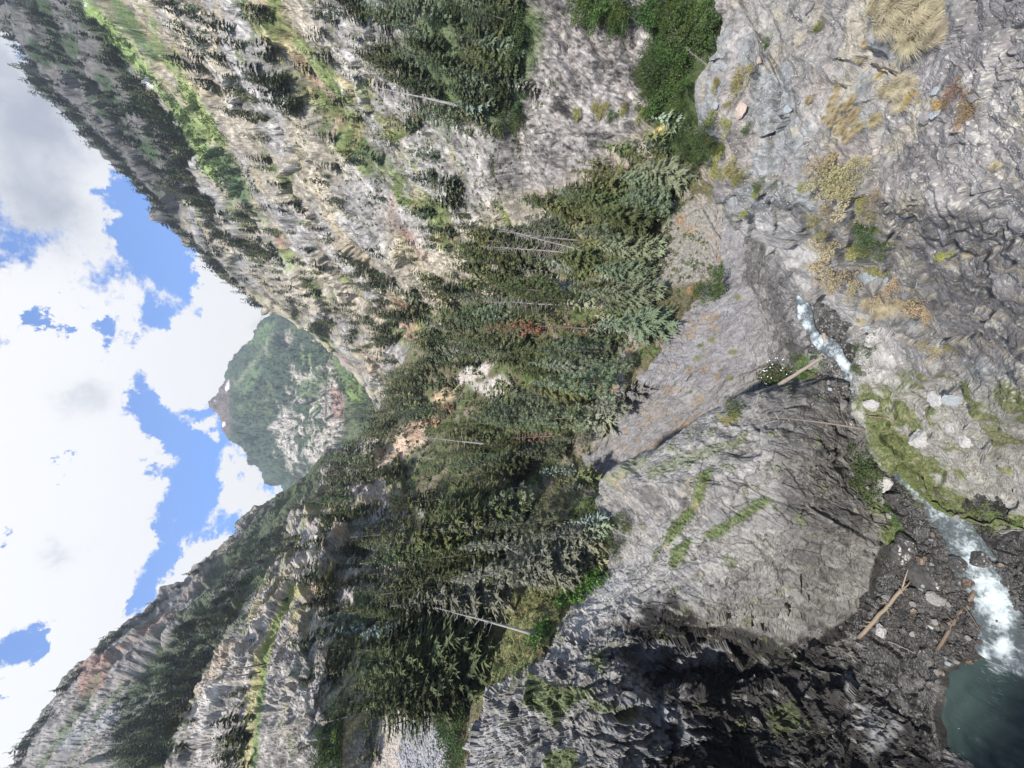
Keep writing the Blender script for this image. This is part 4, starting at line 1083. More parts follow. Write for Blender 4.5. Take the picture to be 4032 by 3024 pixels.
# unit-height conifers; crown = needle sprays as small triangles through the volume
def crown_spruce(seed, whorls=36, nb=8, R=.17, start=.10, droop=.4, sprays=4, gap=.12, power=.8, tri=3, ragged=.3, fat=1.0):
    r = np.random.RandomState(seed); V = []; F = []; n = 0
    for w in range(whorls):
        f = (w + r.rand() * .7) / whorls; h = start + (1 - start) * f
        rr = R * (1 - f) ** power * (1 + ragged * (r.rand() - .5) * 2) + .008
        if f < .12: rr *= .65 + 2.5 * f
        for b in range(max(3, int(nb * (1 - .4 * f)))):
            if r.rand() < gap: continue
            az = r.rand() * 6.283; L = rr * (.6 + .55 * r.rand())
            dx, dy = math.cos(az), math.sin(az); dr = droop * (.6 + .8 * r.rand())
            for s in range(sprays):
                u = (s + .6 + .4 * r.rand()) / sprays
                c = np.array([dx * L * u, dy * L * u, h - dr * L * u + .25 * L * u * u])
                wd = fat * (L * (.42 - .22 * u) + .006); ln = L / sprays * 1.35 + .007
                for k in range(tri):
                    a2 = az + (k - (tri - 1) / 2) * .95 + (r.rand() - .5) * .7
                    d = np.array([math.cos(a2), math.sin(a2), -dr * .8 + (r.rand() - .5) * .5])
                    sd = np.array([-math.sin(a2), math.cos(a2), (r.rand() - .5) * .9])
                    sl = ln * (1.15 if k == (tri - 1) / 2 else .9)
                    V += [c - d * sl * .35 + sd * wd * .34, c - d * sl * .35 - sd * wd * .34, c + d * sl]
                    F.append((n, n + 1, n + 2)); n += 3
    V += [np.array([.008, 0, .95]), np.array([-.006, .007, .95]), np.array([0, 0, 1.01])]; F.append((n, n + 1, n + 2))
    return np.array(V), np.array(F)


def crown_clumpy(seed, clumps=85, R=.23, start=.2, tris=22, size=.045, shape=.65):
    r = np.random.RandomState(seed); V = []; F = []; n = 0
    for i in range(clumps):
        f = (i + r.rand()) / clumps; f = f ** 1.15; h = start + (1 - start) * f
        rr = R * min(1, (1 - f) ** shape * 1.05) * min(1, .45 + f * 3.2); az = r.rand() * 6.283; q = rr * (.35 + .75 * r.rand())
        c = np.array([math.cos(az) * q, math.sin(az) * q, h - .15 * q])
        s = size * (.7 + .6 * r.rand()) * (1.15 - .7 * f)
        for k in range(tris):
            d = r.randn(3); d /= np.linalg.norm(d); d[2] = abs(d[2]) * .8 - .15
            p = c + d * s * np.array([1.15, 1.15, .75]) * (.5 + .6 * r.rand())
            a = r.randn(3); a -= d * (a @ d) * .6; a /= np.linalg.norm(a); b = np.cross(d, a)
            m = s * (.35 + .3 * r.rand())
            V += [p + a * m, p - a * m * .6 + b * m * .7, p - a * m * .5 - b * m * .7]
            F.append((n, n + 1, n + 2)); n += 3
    return np.array(V), np.array(F)


def crown_dead(seed, nb=90, R=.14, start=.15, thick=.0016, up=-.1, curl=.4, twigs=3):
    r = np.random.RandomState(seed); T = TB()
    for i in range(nb):
        f = (i + r.rand()) / nb; h = start + (1 - start) * f; L = R * (1 - f) ** .6 * (.35 + .8 * r.rand()) + .01; az = r.rand() * 6.283
        p0 = np.array([0, 0, h]); d = np.array([math.cos(az), math.sin(az), up + (r.rand() - .5) * .5])
        pts = [p0]; cur = p0; dd = d.copy()
        for s in range(3):
            cur = cur + dd * L / 3; dd = dd + np.array([r.randn() * .2, r.randn() * .2, curl * (r.rand() - .35)]); pts.append(cur)
        T.add(*tube(pts, [thick * 1.3, thick, thick * .8, thick * .3], 3))
        for k in range(twigs):
            j = r.randint(1, 4); q = pts[j]; e = q + (d * .5 + r.randn(3) * .6) * L * .35
            T.add([q + [0, 0, thick * .7], q - [0, 0, thick * .7], e], [(0, 1, 2)])
    return T.get()


def trunk(seed, r0=.011, bend=.01, top=1.0, n=7):
    r = np.random.RandomState(seed); k = 9; h = np.linspace(-.03, top, k)
    p = np.stack([np.cumsum(r.randn(k)) * bend * .3, np.cumsum(r.randn(k)) * bend * .3, h], 1); p -= [p[1, 0], p[1, 1], 0]
    rad = r0 * (1 - .93 * np.clip(h, 0, 1)) * np.where(h < .02, 1.25, 1)
    return tube(p, rad, n)


MAT = dict(
    spruce=leaf_mat('spruce_needles', (.112, .136, .066), .7, .38),
    olive=leaf_mat('olive_fir_needles', (.158, .178, .075), .7, .4),
    blue=leaf_mat('blue_green_needles', (.205, .245, .155), .7, .4),
    pale=leaf_mat('pale_grey_needles', (.28, .29, .22), .4, .4),
    rust=leaf_mat('rust_needles', (.32, .17, .11), .3, .2, .015),
    pinky=leaf_mat('faded_needles', (.33, .20, .15), .3, .2, .015),
    bark=plain_mat('grey_bark', (.20, .17, .145), .9, 9, .35, .4, stretch=(8, 8, 1.2)),
    deadwood=plain_mat('silver_deadwood', (.31, .29, .265), .85, 9, .3, .3, stretch=(8, 8, 1)),
    deadgrey=plain_mat('grey_twigs', (.30, .275, .25), .9, 5, .3, 0),
)

TPL = {}   # kind -> list of (trunk mesh, crown mesh, raw crown V,F)


def tpl(kind, lst, crown_mat, bark):
    out = []
    for sd, fn, kw, r0 in lst:
        V, F = fn(sd, **kw); tv, tf = trunk(sd, r0)
        out.append((mesh_np('trunk', tv, tf, MAT[bark], smooth=True), mesh_np('crown', V, F, MAT[crown_mat]), (V, F)))
    TPL[kind] = out


SPR = [(1, crown_spruce, dict(R=.17), .011), (2, crown_spruce, dict(R=.13, whorls=34, gap=.2, ragged=.4), .010), (3, crown_spruce, dict(R=.2, droop=.5, start=.05), .012), (4, crown_spruce, dict(R=.15, start=.22, gap=.3, ragged=.5), .011)]
FIR = [(11, crown_clumpy, dict(R=.19, clumps=120, tris=20, size=.037), .012), (12, crown_clumpy, dict(R=.24, clumps=110, tris=22, size=.046, start=.15), .013), (13, crown_spruce, dict(R=.22, droop=.15, gap=.25, ragged=.5, whorls=24, power=.6), .012), (14, crown_clumpy, dict(R=.16, clumps=130, tris=16, size=.034, start=.25, shape=.8), .012)]
tpl('spruce', SPR, 'spruce', 'bark'); tpl('olive', [FIR[0], FIR[3], SPR[0], FIR[2], SPR[3]], 'olive', 'bark')
tpl('blue', [FIR[1], FIR[0], SPR[2]], 'blue', 'bark'); tpl('pale', [SPR[3], FIR[3], SPR[1]], 'pale', 'deadwood')
tpl('rust', [(21, crown_clumpy, dict(R=.13, clumps=90, tris=16, size=.035, start=.12), .01)], 'rust', 'bark')
tpl('faded', [(22, crown_clumpy, dict(R=.12, clumps=60, tris=12, size=.03, start=.2), .011)], 'pinky', 'deadwood')
tpl('dead', [(31, crown_dead, dict(nb=120, twigs=4, thick=.0022), .010), (32, crown_dead, dict(nb=150, R=.18, curl=.8, twigs=5, thick=.0022), .010), (33, crown_dead, dict(nb=90, R=.1, up=-.4, twigs=4, thick=.0022), .009)], 'deadgrey', 'deadwood')
tpl('snag', [(41, crown_dead, dict(nb=26, R=.1, start=.35, up=.15, thick=.0028, twigs=2), .016), (42, crown_dead, dict(nb=20, R=.08, start=.5, thick=.0025, twigs=1), .016)], 'deadwood', 'deadwood')
MIDV = [crown_spruce(51, whorls=15, nb=7, sprays=2, R=.17, tri=2, fat=2.1), crown_spruce(52, whorls=14, nb=7, sprays=2, R=.13, tri=2, gap=.15, ragged=.5, fat=2.1), crown_spruce(53, whorls=14, nb=7, sprays=2, R=.2, tri=2, start=.04, fat=2), crown_clumpy(54, clumps=40, tris=8, size=.085, R=.15, start=.1)]
LOWV = [crown_spruce(61, whorls=7, nb=5, sprays=1, R=.17, tri=1, gap=0, fat=3.2), crown_spruce(62, whorls=6, nb=5, sprays=1, R=.14, tri=1, gap=.1, fat=3.2), crown_spruce(63, whorls=7, nb=4, sprays=1, R=.2, tri=1, gap=0, fat=3.2)]

KNAME = dict(spruce=('spruce_tree', 'dark green spruce'), olive=('fir_tree', 'olive green fir'), blue=('fir_tree', 'blue green fir'), pale=('spruce_tree', 'pale grey green spruce'),
             rust=('dead_fir_tree', 'rust brown dead fir'), faded=('dead_fir_tree', 'faded pinkish dead fir'), dead=('dead_spruce_tree', 'bare grey dead spruce'), snag=('snag', 'broken silver snag'))

TREES = []   # dict(px,py (base), hit, H (m), hpx, kind, lean, label)
R9 = {1: (0, 0), 2: (341.3, 0), 3: (682.7, 0), 4: (0, 256), 5: (341.3, 256), 6: (682.7, 256), 7: (0, 512), 8: (341.3, 512), 9: (682.7, 512)}


def cpx(reg, x, y): o = R9[reg]; return o[0] + x * .15432, o[1] + y * .15432


def add_tree(px, py, H=None, hpx=None, kind='spruce', lean=(0, 0), label=None, only=None, seed=None):
    g = ground(px, py, only)
    if g is None: return None
    p = np.array(g[0]); d = float(p @ Fv)
    if H is None:
        # height that makes it hpx tall: project a unit vertical
        a, b, _ = topx(p); u = 5.0
        a2, b2, _ = topx(p + np.array([lean[0] * u, lean[1] * u, u])); l = math.hypot(a2 - a, b2 - b) / u
        H = hpx / l
    a, b, _ = topx(p); a2, b2, _ = topx(p + np.array([lean[0], lean[1], 1]) * H)
    TREES.append(dict(px=float(a), py=float(b), p=p, H=float(H), hpx=math.hypot(a2 - a, b2 - b), kind=kind, lean=lean, label=label, terr=g[3], tip=(float(a2), float(b2)), d=d))
    return TREES[-1]


def hand(reg, bx, by, tx, ty, kind, label=None, lean=None):
    b = cpx(reg, bx, by); t = cpx(reg, tx, ty)
    if kind in ('snag', 'dead') and lean is None:
        g = ground(*b)
        if g is None: return
        p = np.array(g[0]); d = p @ Fv
        q = ray(*t); q = q / np.linalg.norm(q)
        # top: point on the ray of the tip nearest to the vertical through the base, same depth
        q = ray(*t) * d * .985
        v = q - p
        if v[2] < 1: v[2] = 1
        ln = (v[0] / v[2], v[1] / v[2]); H = v[2]
        add_tree(b[0], b[1], H=H, kind=kind, lean=ln, label=label)
    else:
        add_tree(b[0], b[1], hpx=math.hypot(t[0] - b[0], t[1] - b[1]), kind=kind, lean=lean or (0, 0), label=label)


S_, O_, B_, P_ = 'spruce', 'olive', 'blue', 'pale'
hand(2, 1160, 450, 770, 400, O_, 'broad olive fir on the lush slope right above the broken cliffs')
hand(2, 870, 710, 190, 560, 'snag', 'very tall bare snag with reddish base on the steep slope')
hand(2, 660, 480, 500, 430, 'dead', 'silvery twiggy dead top among dark spruces on steep slope')
hand(2, 890, 290, 690, 230, 'dead', 'whitish dead spruce above green thicket on steep slope')
for a in [(2, 1180, 100, 900, 70, S_), (2, 1100, 200, 800, 130, B_), (2, 280, 1030, 30, 930, S_), (2, 640, 1020, 430, 950, S_), (2, 620, 1130, 480, 1070, S_), (2, 350, 900, 160, 790, O_), (2, 150, 780, 0, 700, S_), (2, 380, 960, 150, 900, 'dead'),
          (2, 1270, 590, 1070, 570, P_), (2, 560, 470, 170, 400, S_), (2, 660, 600, 330, 520, S_), (2, 1000, 640, 700, 590, B_), (2, 1070, 860, 830, 800, O_), (2, 1060, 320, 800, 300, S_), (2, 1090, 400, 830, 360, S_), (2, 640, 320, 300, 250, S_), (2, 640, 400, 330, 330, B_),
          (2, 520, 200, 250, 150, S_), (2, 620, 60, 330, 20, O_), (2, 500, 60, 200, 10, S_), (2, 760, 130, 520, 80, S_), (2, 860, 520, 560, 470, S_), (2, 700, 720, 420, 650, S_), (2, 560, 700, 330, 640, S_), (2, 920, 760, 700, 700, O_), (2, 760, 790, 590, 740, S_), (2, 850, 860, 700, 810, S_),
          (2, 1750, 1080, 1480, 1130, O_), (2, 1900, 980, 1620, 980, O_), (2, 2130, 980, 1850, 1000, S_), (2, 2240, 1140, 1900, 1110, B_), (2, 2150, 1060, 1830, 1050, O_), (2, 1950, 1330, 1480, 1300, O_), (2, 2020, 1450, 1520, 1440, O_), (2, 1580, 1330, 1190, 1260, O_), (2, 1500, 1450, 1200, 1400, B_),
          (2, 2180, 1330, 2030, 1310, P_), (2, 2050, 1230, 1800, 1210, O_), (2, 2010, 1560, 1560, 1530, B_), (2, 2060, 1640, 1640, 1620, B_), (2, 1800, 1240, 1560, 1220, O_), (2, 1300, 1310, 1080, 1290, O_), (2, 1420, 1300, 1160, 1290, O_),
          (2, 1620, 1640, 1000, 1480, 'dead'), (2, 1460, 1490, 1090, 1410, 'dead'), (2, 1420, 1600, 950, 1560, 'dead'), (2, 1560, 1560, 1010, 1500, 'dead'), (2, 1500, 1640, 900, 1600, 'dead'), (2, 1380, 1520, 1020, 1500, 'dead'),
          (2, 2000, 700, 1900, 640, 'dead'), (2, 2200, 800, 2000, 760, B_), (2, 2100, 900, 1900, 880, O_),
          (1, 1990, 710, 1690, 540, S_), (1, 1900, 540, 1600, 380, S_), (1, 1900, 600, 1720, 480, S_), (1, 1830, 320, 1590, 190, S_), (1, 1780, 110, 1570, 30, S_), (1, 1700, 60, 1540, 0, S_), (1, 1800, 380, 1620, 260, S_), (1, 1250, 210, 1040, 90, S_), (1, 1200, 80, 960, 10, S_),
          (1, 1350, 460, 1160, 320, S_), (1, 1420, 590, 1260, 450, S_), (1, 1330, 390, 1180, 280, S_), (1, 1400, 540, 1220, 400, S_), (1, 2210, 1090, 2030, 990, S_), (1, 1760, 1040, 1560, 1000, S_), (1, 1770, 1100, 1600, 1060, S_), (1, 1950, 1340, 1760, 1300, S_), (1, 1860, 1200, 1680, 1170, S_), (1, 2200, 900, 2000, 820, S_),
          (1, 1960, 650, 1800, 520, S_), (1, 1750, 900, 1560, 830, S_), (1, 1180, 380, 1040, 280, S_), (1, 2180, 680, 2100, 640, O_), (1, 2190, 140, 2000, 60, S_), (1, 2150, 40, 1980, 0, S_),
          (5, 500, 240, 250, 190, S_), (5, 540, 390, 180, 300, S_), (5, 860, 430, 690, 330, S_), (5, 560, 330, 330, 300, O_), (5, 1550, 240, 930, 190, O_), (5, 1620, 300, 1290, 260, O_), (5, 1080, 400, 690, 320, S_), (5, 1250, 420, 1000, 400, S_), (5, 1440, 420, 1180, 390, O_),
          (5, 1830, 200, 1580, 170, B_), (5, 2060, 260, 1580, 230, B_), (5, 1980, 150, 1720, 120, B_), (5, 2100, 450, 1680, 400, B_), (5, 1980, 330, 1650, 310, B_), (5, 1280, 690, 970, 640, O_), (5, 1880, 820, 1290, 740, B_), (5, 1970, 880, 1700, 830, B_), (5, 1940, 700, 1560, 680, B_),
          (5, 1520, 910, 1240, 920, B_), (5, 1920, 970, 1560, 930, P_), (5, 1700, 1050, 1180, 1070, B_), (5, 1760, 1070, 1500, 1060, B_), (5, 1500, 1260, 1150, 1220, B_), (5, 1480, 1200, 1240, 1190, S_),
          (5, 920, 1310, 670, 1280, O_), (5, 1250, 1290, 960, 1280, B_), (5, 1530, 1380, 1290, 1390, B_), (5, 1650, 1440, 1400, 1430, O_), (5, 1120, 1080, 660, 1130, O_), (5, 1150, 960, 760, 930, O_), (5, 1120, 850, 870, 830, O_), (5, 1200, 1000, 900, 990, O_), (5, 1020, 530, 700, 500, S_), (5, 1170, 560, 800, 600, S_),
          (5, 1230, 570, 980, 560, O_), (5, 900, 700, 620, 660, S_), (5, 820, 640, 560, 620, S_), (5, 1200, 1400, 900, 1400, O_), (5, 1180, 1500, 700, 1480, O_), (5, 1150, 1570, 620, 1560, O_), (5, 1000, 1540, 480, 1530, S_), (5, 850, 1330, 430, 1300, 'dead'), (5, 1680, 1180, 1390, 1160, P_), (5, 1560, 1500, 1420, 1480, B_),
          (5, 640, 1080, 430, 1040, 'faded'), (5, 740, 980, 580, 965, 'faded'),
          (8, 1130, 60, 160, 110, O_), (8, 1080, 180, 260, 260, O_), (8, 900, 230, 180, 360, S_), (8, 1000, 420, 300, 440, S_), (8, 880, 520, 100, 560, S_), (8, 860, 620, 250, 640, O_), (8, 900, 720, 0, 760, S_), (8, 980, 640, 500, 600, S_), (8, 940, 760, 200, 800, S_),
          (8, 900, 960, 100, 960, O_), (8, 860, 1130, -80, 1010, S_), (8, 860, 1200, 300, 1180, S_), (8, 870, 1100, 80, 1120, O_), (8, 640, 1300, 40, 1260, O_), (8, 250, 1560, 30, 1480, O_), (8, 190, 1400, 0, 1330, S_),
          (8, 1720, 120, 1300, 60, P_), (8, 1620, 300, 1000, 230, P_), (8, 1700, 220, 1280, 170, P_), (8, 1500, 330, 760, 290, P_), (8, 1560, 380, 1000, 380, P_), (8, 1400, 160, 800, 160, P_), (8, 1480, 40, 940, 60, B_), (8, 1740, 40, 1480, 20, B_), (8, 1780, 90, 1560, 60, P_), (8, 1760, 200, 1500, 180, B_), (8, 1660, 60, 1400, 20, B_), (8, 1600, 120, 1240, 90, P_), (8, 1640, 350, 1350, 330, B_), (8, 1580, 200, 1200, 190, B_), (8, 1480, 250, 1050, 210, P_), (8, 1760, 150, 1600, 120, B_), (8, 1700, 300, 1480, 290, P_),
          (7, 1560, 1330, 1310, 1360, S_), (7, 1600, 1420, 1340, 1500, S_), (7, 1570, 1570, 1330, 1620, O_), (7, 2180, 760, 1920, 720, S_), (7, 2120, 430, 1880, 340, S_), (7, 2212, 560, 1900, 620, S_), (7, 2160, 330, 1900, 400, S_), (7, 1650, 1330, 1480, 1300, S_), (7, 1610, 1150, 1490, 1120, O_), (7, 2150, 1130, 1950, 1040, O_),
          (7, 2200, 1300, 1800, 1250, O_), (7, 2100, 1480, 1900, 1540, S_), (7, 1780, 380, 1680, 360, 'dead'), (7, 1800, 470, 1700, 470, 'dead')]:
    hand(*a)
hand(5, 1330, 480, 935, 465, 'rust', 'rust brown dead fir standing in the middle of the green wood')
hand(5, 1740, 475, 1310, 430, 'faded', 'pinkish dead fir losing needles beside the rust brown fir')
hand(5, 1580, 325, 920, 290, 'dead', 'silver dead spruce with many curling branches beside the rust brown fir')
hand(5, 1440, 1165, 1115, 1150, 'faded', 'short pinkish dead fir above the rusty cliff edge')
hand(5, 1160, 1240, 490, 1165, 'snag', 'long thin leaning snag rising past the orange outcrop')
hand(5, 1780, 620, 1310, 580, B_, 'broad blue green fir in the centre of the terrace edge')
hand(8, 960, 845, 0, 830, S_, 'tall spruce with long bare lower trunk at the top of the meadow')
hand(8, 1260, 460, 390, 470, P_, 'tall pale grey spruce standing before the dark wood above bright ferns')
hand(8, 1260, 795, 600, 620, 'snag', 'thick leaning broken snag with stub branches on the meadow')
hand(8, 1490, 485, 1010, 190, 'snag', 'leaning forked silver snag over the bright green ferns')
hand(8, 885, 1060, 100, 1150, S_, 'spruce with pale trunk at the far edge of the meadow')
hand(5, 870, 1010, 820, 1010, 'snag', 'small bare pole leaning among firs on the terrace')
hand(3, 180, 440, 10, 305, 'dead', 'reddish dead sapling behind the crest of the near cliff')


CLEAR = [(413, 432, 12, 10), (443, 395, 12, 6), (472, 369, 18, 8), (425, 480, 6, 6), (366, 492, 8, 8), (392, 452, 5, 12), (505, 388, 10, 5)]
STARS = [t for t in TREES if t['label'] or t['kind'] in ('rust', 'faded', 'snag')]


def zone(poly, n, kinds, h, hv=.25, only=None, minpx=0):
    poly = np.array(poly, float); lo = poly.min(0); hi = poly.max(0); k = 0; tries = 0
    ks = list(kinds); pr = np.array([kinds[x] for x in ks], float); pr /= pr.sum()
    while k < n and tries < n * 25:
        tries += 1
        x, y = lo + RS.rand(2) * (hi - lo)
        if not inpoly(np.array([x]), np.array([y]), poly)[0]: continue
        if only == RM and x < 480:
            fr = float(BAND_R(np.array([x]), np.array([y]))[1][0])
            if RS.rand() > .12 + (1 if (fr < .22 or fr > .93) else 0): continue
        H = h * (1 + hv * RS.randn()); H = max(h * .4, H)
        g0 = ground(x, y, only)
        if g0 is None: continue
        hp = H * FPX / float(np.array(g0[0]) @ Fv); blocked = False
        for t in STARS:
            if g0[1] < t['d'] * 1.15 + 2 and abs(y - (t['py'] + t['tip'][1]) / 2) < 9 + hp * .12 and x > t['px'] - 4 and x - hp * .95 < t['px'] - .45 * (t['px'] - t['tip'][0]): blocked = True; break
        for (cx, cy, rx, ry) in CLEAR:
            if abs(y - cy) < ry + hp * .13 and x - hp < cx + rx and x > cx - rx - 2: blocked = True; break
        if blocked: continue
        if add_tree(x, y, H=H, kind=ks[RS.choice(len(ks), p=pr)], only=only, lean=(RS.randn() * .02, RS.randn() * .02)): k += 1


RM = ('right_mountainside',); LM = ('left_mountain',); LB = ('left_hillside',); TE = ('wooded_terrace', 'right_mountainside', 'left_hillside'); FM = ('far_mountain',)
# skyline trees follow the ridge
ridge = [(3, 30), (30, 62), (50, 90), (72, 108), (92, 132), (115, 155), (138, 183), (164, 206), (175, 224), (203, 252), (227, 275), (247, 294), (262, 307)]
for i in range(len(ridge) - 1):
    a = np.array(ridge[i]); b = np.array(ridge[i + 1]); m = int(np.linalg.norm(b - a) / 1.9)
    for j in range(m):
        p = a + (b - a) * (j + RS.rand()) / m + [RS.rand() * 5, 0]
        add_tree(p[0], p[1], H=26 * (1 + .35 * RS.randn()), kind=S_, only=RM)
ridge = [(288, 492), (270, 503), (250, 518), (238, 533), (224, 550), (194, 573), (168, 595), (132, 624), (110, 643), (78, 670), (50, 712), (32, 735), (18, 765)]
for i in range(len(ridge) - 1):
    a = np.array(ridge[i]); b = np.array(ridge[i + 1]); dens = [0, 0, 2, 3, 2.5, 9, 3, 3, 9, 4, 2.6, 1.8][i]
    if not dens: continue
    for j in range(int(np.linalg.norm(b - a) / dens)):
        p = a + (b - a) * RS.rand() + [RS.rand() * 4, RS.rand() * 2]; add_tree(p[0], p[1], H=16 * (1 + .3 * RS.randn()), kind=S_, only=LM)
zone([(5, 35), (45, 95), (150, 215), (215, 268), (230, 250), (190, 170), (150, 85), (85, 0), (10, 0)], 620, {S_: 1}, 17, only=RM)
zone([(128, 85), (160, 95), (205, 165), (215, 205), (190, 215), (160, 150)], 170, {S_: 3, O_: 2}, 26, only=RM)
zone([(190, 215), (240, 205), (270, 240), (300, 290), (330, 340), (300, 325), (255, 285), (215, 262)], 330, {S_: 3, O_: 2}, 18, only=RM)
zone([(300, 290), (400, 330), (410, 380), (395, 400), (345, 365), (310, 325)], 240, {S_: 3, O_: 2}, 17, only=RM)
zone([(235, 200), (300, 210), (400, 260), (420, 340), (340, 320), (270, 240)], 130, {S_: 3, O_: 1, 'dead': .2}, 16, only=RM)
zone([(160, 0), (270, 0), (290, 100), (250, 150), (215, 110), (180, 50)], 50, {S_: 3, O_: 1}, 17, only=RM)
zone([(330, 0), (440, 0), (430, 200), (330, 210), (290, 110)], 55, {S_: 3, O_: 1, 'dead': .1}, 12, only=RM)
zone([(360, 0), (525, 0), (525, 100), (470, 125), (390, 90)], 130, {S_: 2, O_: 1, B_: 1}, 12.5, only=RM)
zone([(420, 180), (470, 180), (490, 260), (440, 300), (400, 260)], 60, {S_: 3, O_: 1, 'dead': .3}, 12, only=RM)
# middle wood
zone([(330, 470), (352, 420), (380, 390), (420, 360), (440, 330), (470, 400), (440, 430), (400, 500), (350, 520)], 260, {S_: 3, O_: 2}, 20, only=TE)
zone([(425, 350), (470, 270), (520, 230), (560, 250), (560, 330), (500, 350), (470, 390)], 120, {S_: 2, O_: 2, B_: .3, 'dead': .15}, 17, only=TE)
zone([(470, 380), (560, 330), (600, 350), (590, 420), (520, 440), (460, 430)], 36, {O_: 2, B_: 1, S_: 1}, 22, only=TE)
zone([(560, 200), (640, 170), (690, 190), (660, 240), (600, 300), (560, 280)], 40, {O_: 2, B_: 2}, 14, only=TE)
zone([(600, 270), (650, 240), (655, 290), (630, 350), (600, 380)], 26, {B_: 3, O_: 1, P_: 1}, 13, only=TE)
zone([(430, 430), (540, 440), (560, 480), (530, 520), (470, 520), (420, 510)], 30, {O_: 3, S_: 1, B_: 1}, 20, only=TE)
zone([(470, 515), (530, 510), (520, 570), (480, 590), (440, 570)], 18, {O_: 2, S_: 2, P_: .4}, 20, only=TE)
zone([(430, 590), (490, 580), (478, 650), (455, 690), (420, 690), (405, 620)], 22, {O_: 1, S_: 3}, 17, only=TE)
zone([(325, 530), (400, 500), (430, 560), (400, 640), (335, 650)], 75, {O_: 1, S_: 2, B_: .4}, 15, only=TE)
zone([(330, 640), (400, 620), (410, 690), (370, 720), (330, 700)], 24, {O_: 2, S_: 2}, 12, only=TE)
# left mountain belt and bluff
zone([(335, 478), (290, 520), (235, 560), (215, 600), (172, 640), (160, 700), (120, 735), (130, 768), (165, 768), (190, 705), (215, 655), (240, 610), (262, 565), (300, 520)], 480, {S_: 4, O_: 1}, 15, only=LM)
zone([(262, 510), (222, 552), (196, 580), (225, 590), (260, 545)], 60, {S_: 1}, 12, only=LM)
zone([(112, 715), (130, 690), (150, 670), (172, 655), (165, 690), (130, 740)], 50, {S_: 1}, 12, only=LM)
zone([(300, 500), (345, 490), (340, 545), (290, 560), (275, 570)], 36, {S_: 2, O_: 1}, 13, only=LB)
zone([(262, 600), (285, 570), (300, 590), (262, 650), (240, 720), (235, 700)], 22, {S_: 1, O_: 1}, 5, only=LB)
zone([(225, 740), (250, 730), (262, 780), (230, 780)], 18, {O_: 2, S_: 1}, 8, only=LB)
zone([(150, 730), (200, 690), (190, 760), (160, 790)], 16, {S_: 1}, 9, only=LB + LM)
# far mountain woods
zone([(250, 470), (232, 440), (240, 400), (262, 360), (285, 325), (330, 345), (350, 400), (345, 450), (300, 480)], 1700, {S_: 1}, 26, only=FM)
zone([(335, 375), (352, 372), (385, 395), (360, 430), (345, 400)], 160, {O_: 1}, 22, only=FM)

# individuals: largest, one per spot
for t in TREES:
    t['vis'] = 1
TREES.sort(key=lambda t: -t['hpx'] - (1000 if t['label'] else 0))
hit_ok = []
for t in TREES:
    # is the middle or the top hidden by terrain, or is the tree outside the frame?
    ok = False
    for f in (.35, .7, .95):
        p = t['p'] + np.array([t['lean'][0], t['lean'][1], 1]) * t['H'] * f
        x, y, d = topx(p)
        if 0 < x < 1024 and 0 < y < 768:
            g = ground(float(x), float(y))
            if g is None or g[1] > np.linalg.norm(p) - .5: ok = True
    hit_ok.append(ok)
TREES = [t for t, ok in zip(TREES, hit_ok) if ok]
print('TREES', len(TREES))
solo = TREES[:290]; rest = TREES[290:]

LAND = [((505, 299), 'the rust brown fir'), ((530, 435), 'the short pinkish dead fir'), ((490, 620), 'the broken snag on the meadow'), ((550, 565), 'the forked leaning snag'), ((560, 240), 'the grey dead stand'),
        ((395, 445), 'the orange outcrop'), ((470, 372), 'the pale outcrop in the wood'), ((430, 740), 'the grey rock slide'), ((245, 668), 'the paired utility poles'), ((662, 132), 'the yellow earth bank'), ((540, 655), 'the meadow shelf'),
        ((205, 140), 'the bright green avalanche meadow'), ((148, 83), 'the larger snow patch'), ((322, 530), 'the guardrail on the road ledge'), ((600, 40), 'the upper broken cliff'), ((650, 300), 'the terrace edge above the fluted cliff'),
        ((424, 95), 'the very tall bare snag'), ((350, 430), 'the valley gap below the far peak'), ((600, 520), 'the buttress corner'), ((560, 150), 'the broken grey cliff face'), ((300, 250), 'the middle rock ribs'), ((225, 15), 'the pale gullies'),
        ((560, 370), 'the broad blue green fir'), ((90, 670), 'the rusty scar on the left ridge'), ((270, 620), 'the grass ledge of the left hillside'), ((400, 290), 'the slope foot behind the wood'), ((700, 190), 'the crest of the near cliff'), ((260, 100), 'the row of big slope spruces')]
used = {}


def dirword(dx, dy):
    if abs(dx) > abs(dy) * 2: return 'left of' if dx < 0 else 'right of'
    if abs(dy) > abs(dx) * 2: return 'above' if dy < 0 else 'below'
    return ('upper left of' if dy < 0 else 'lower left of') if dx < 0 else ('upper right of' if dy < 0 else 'lower right of')


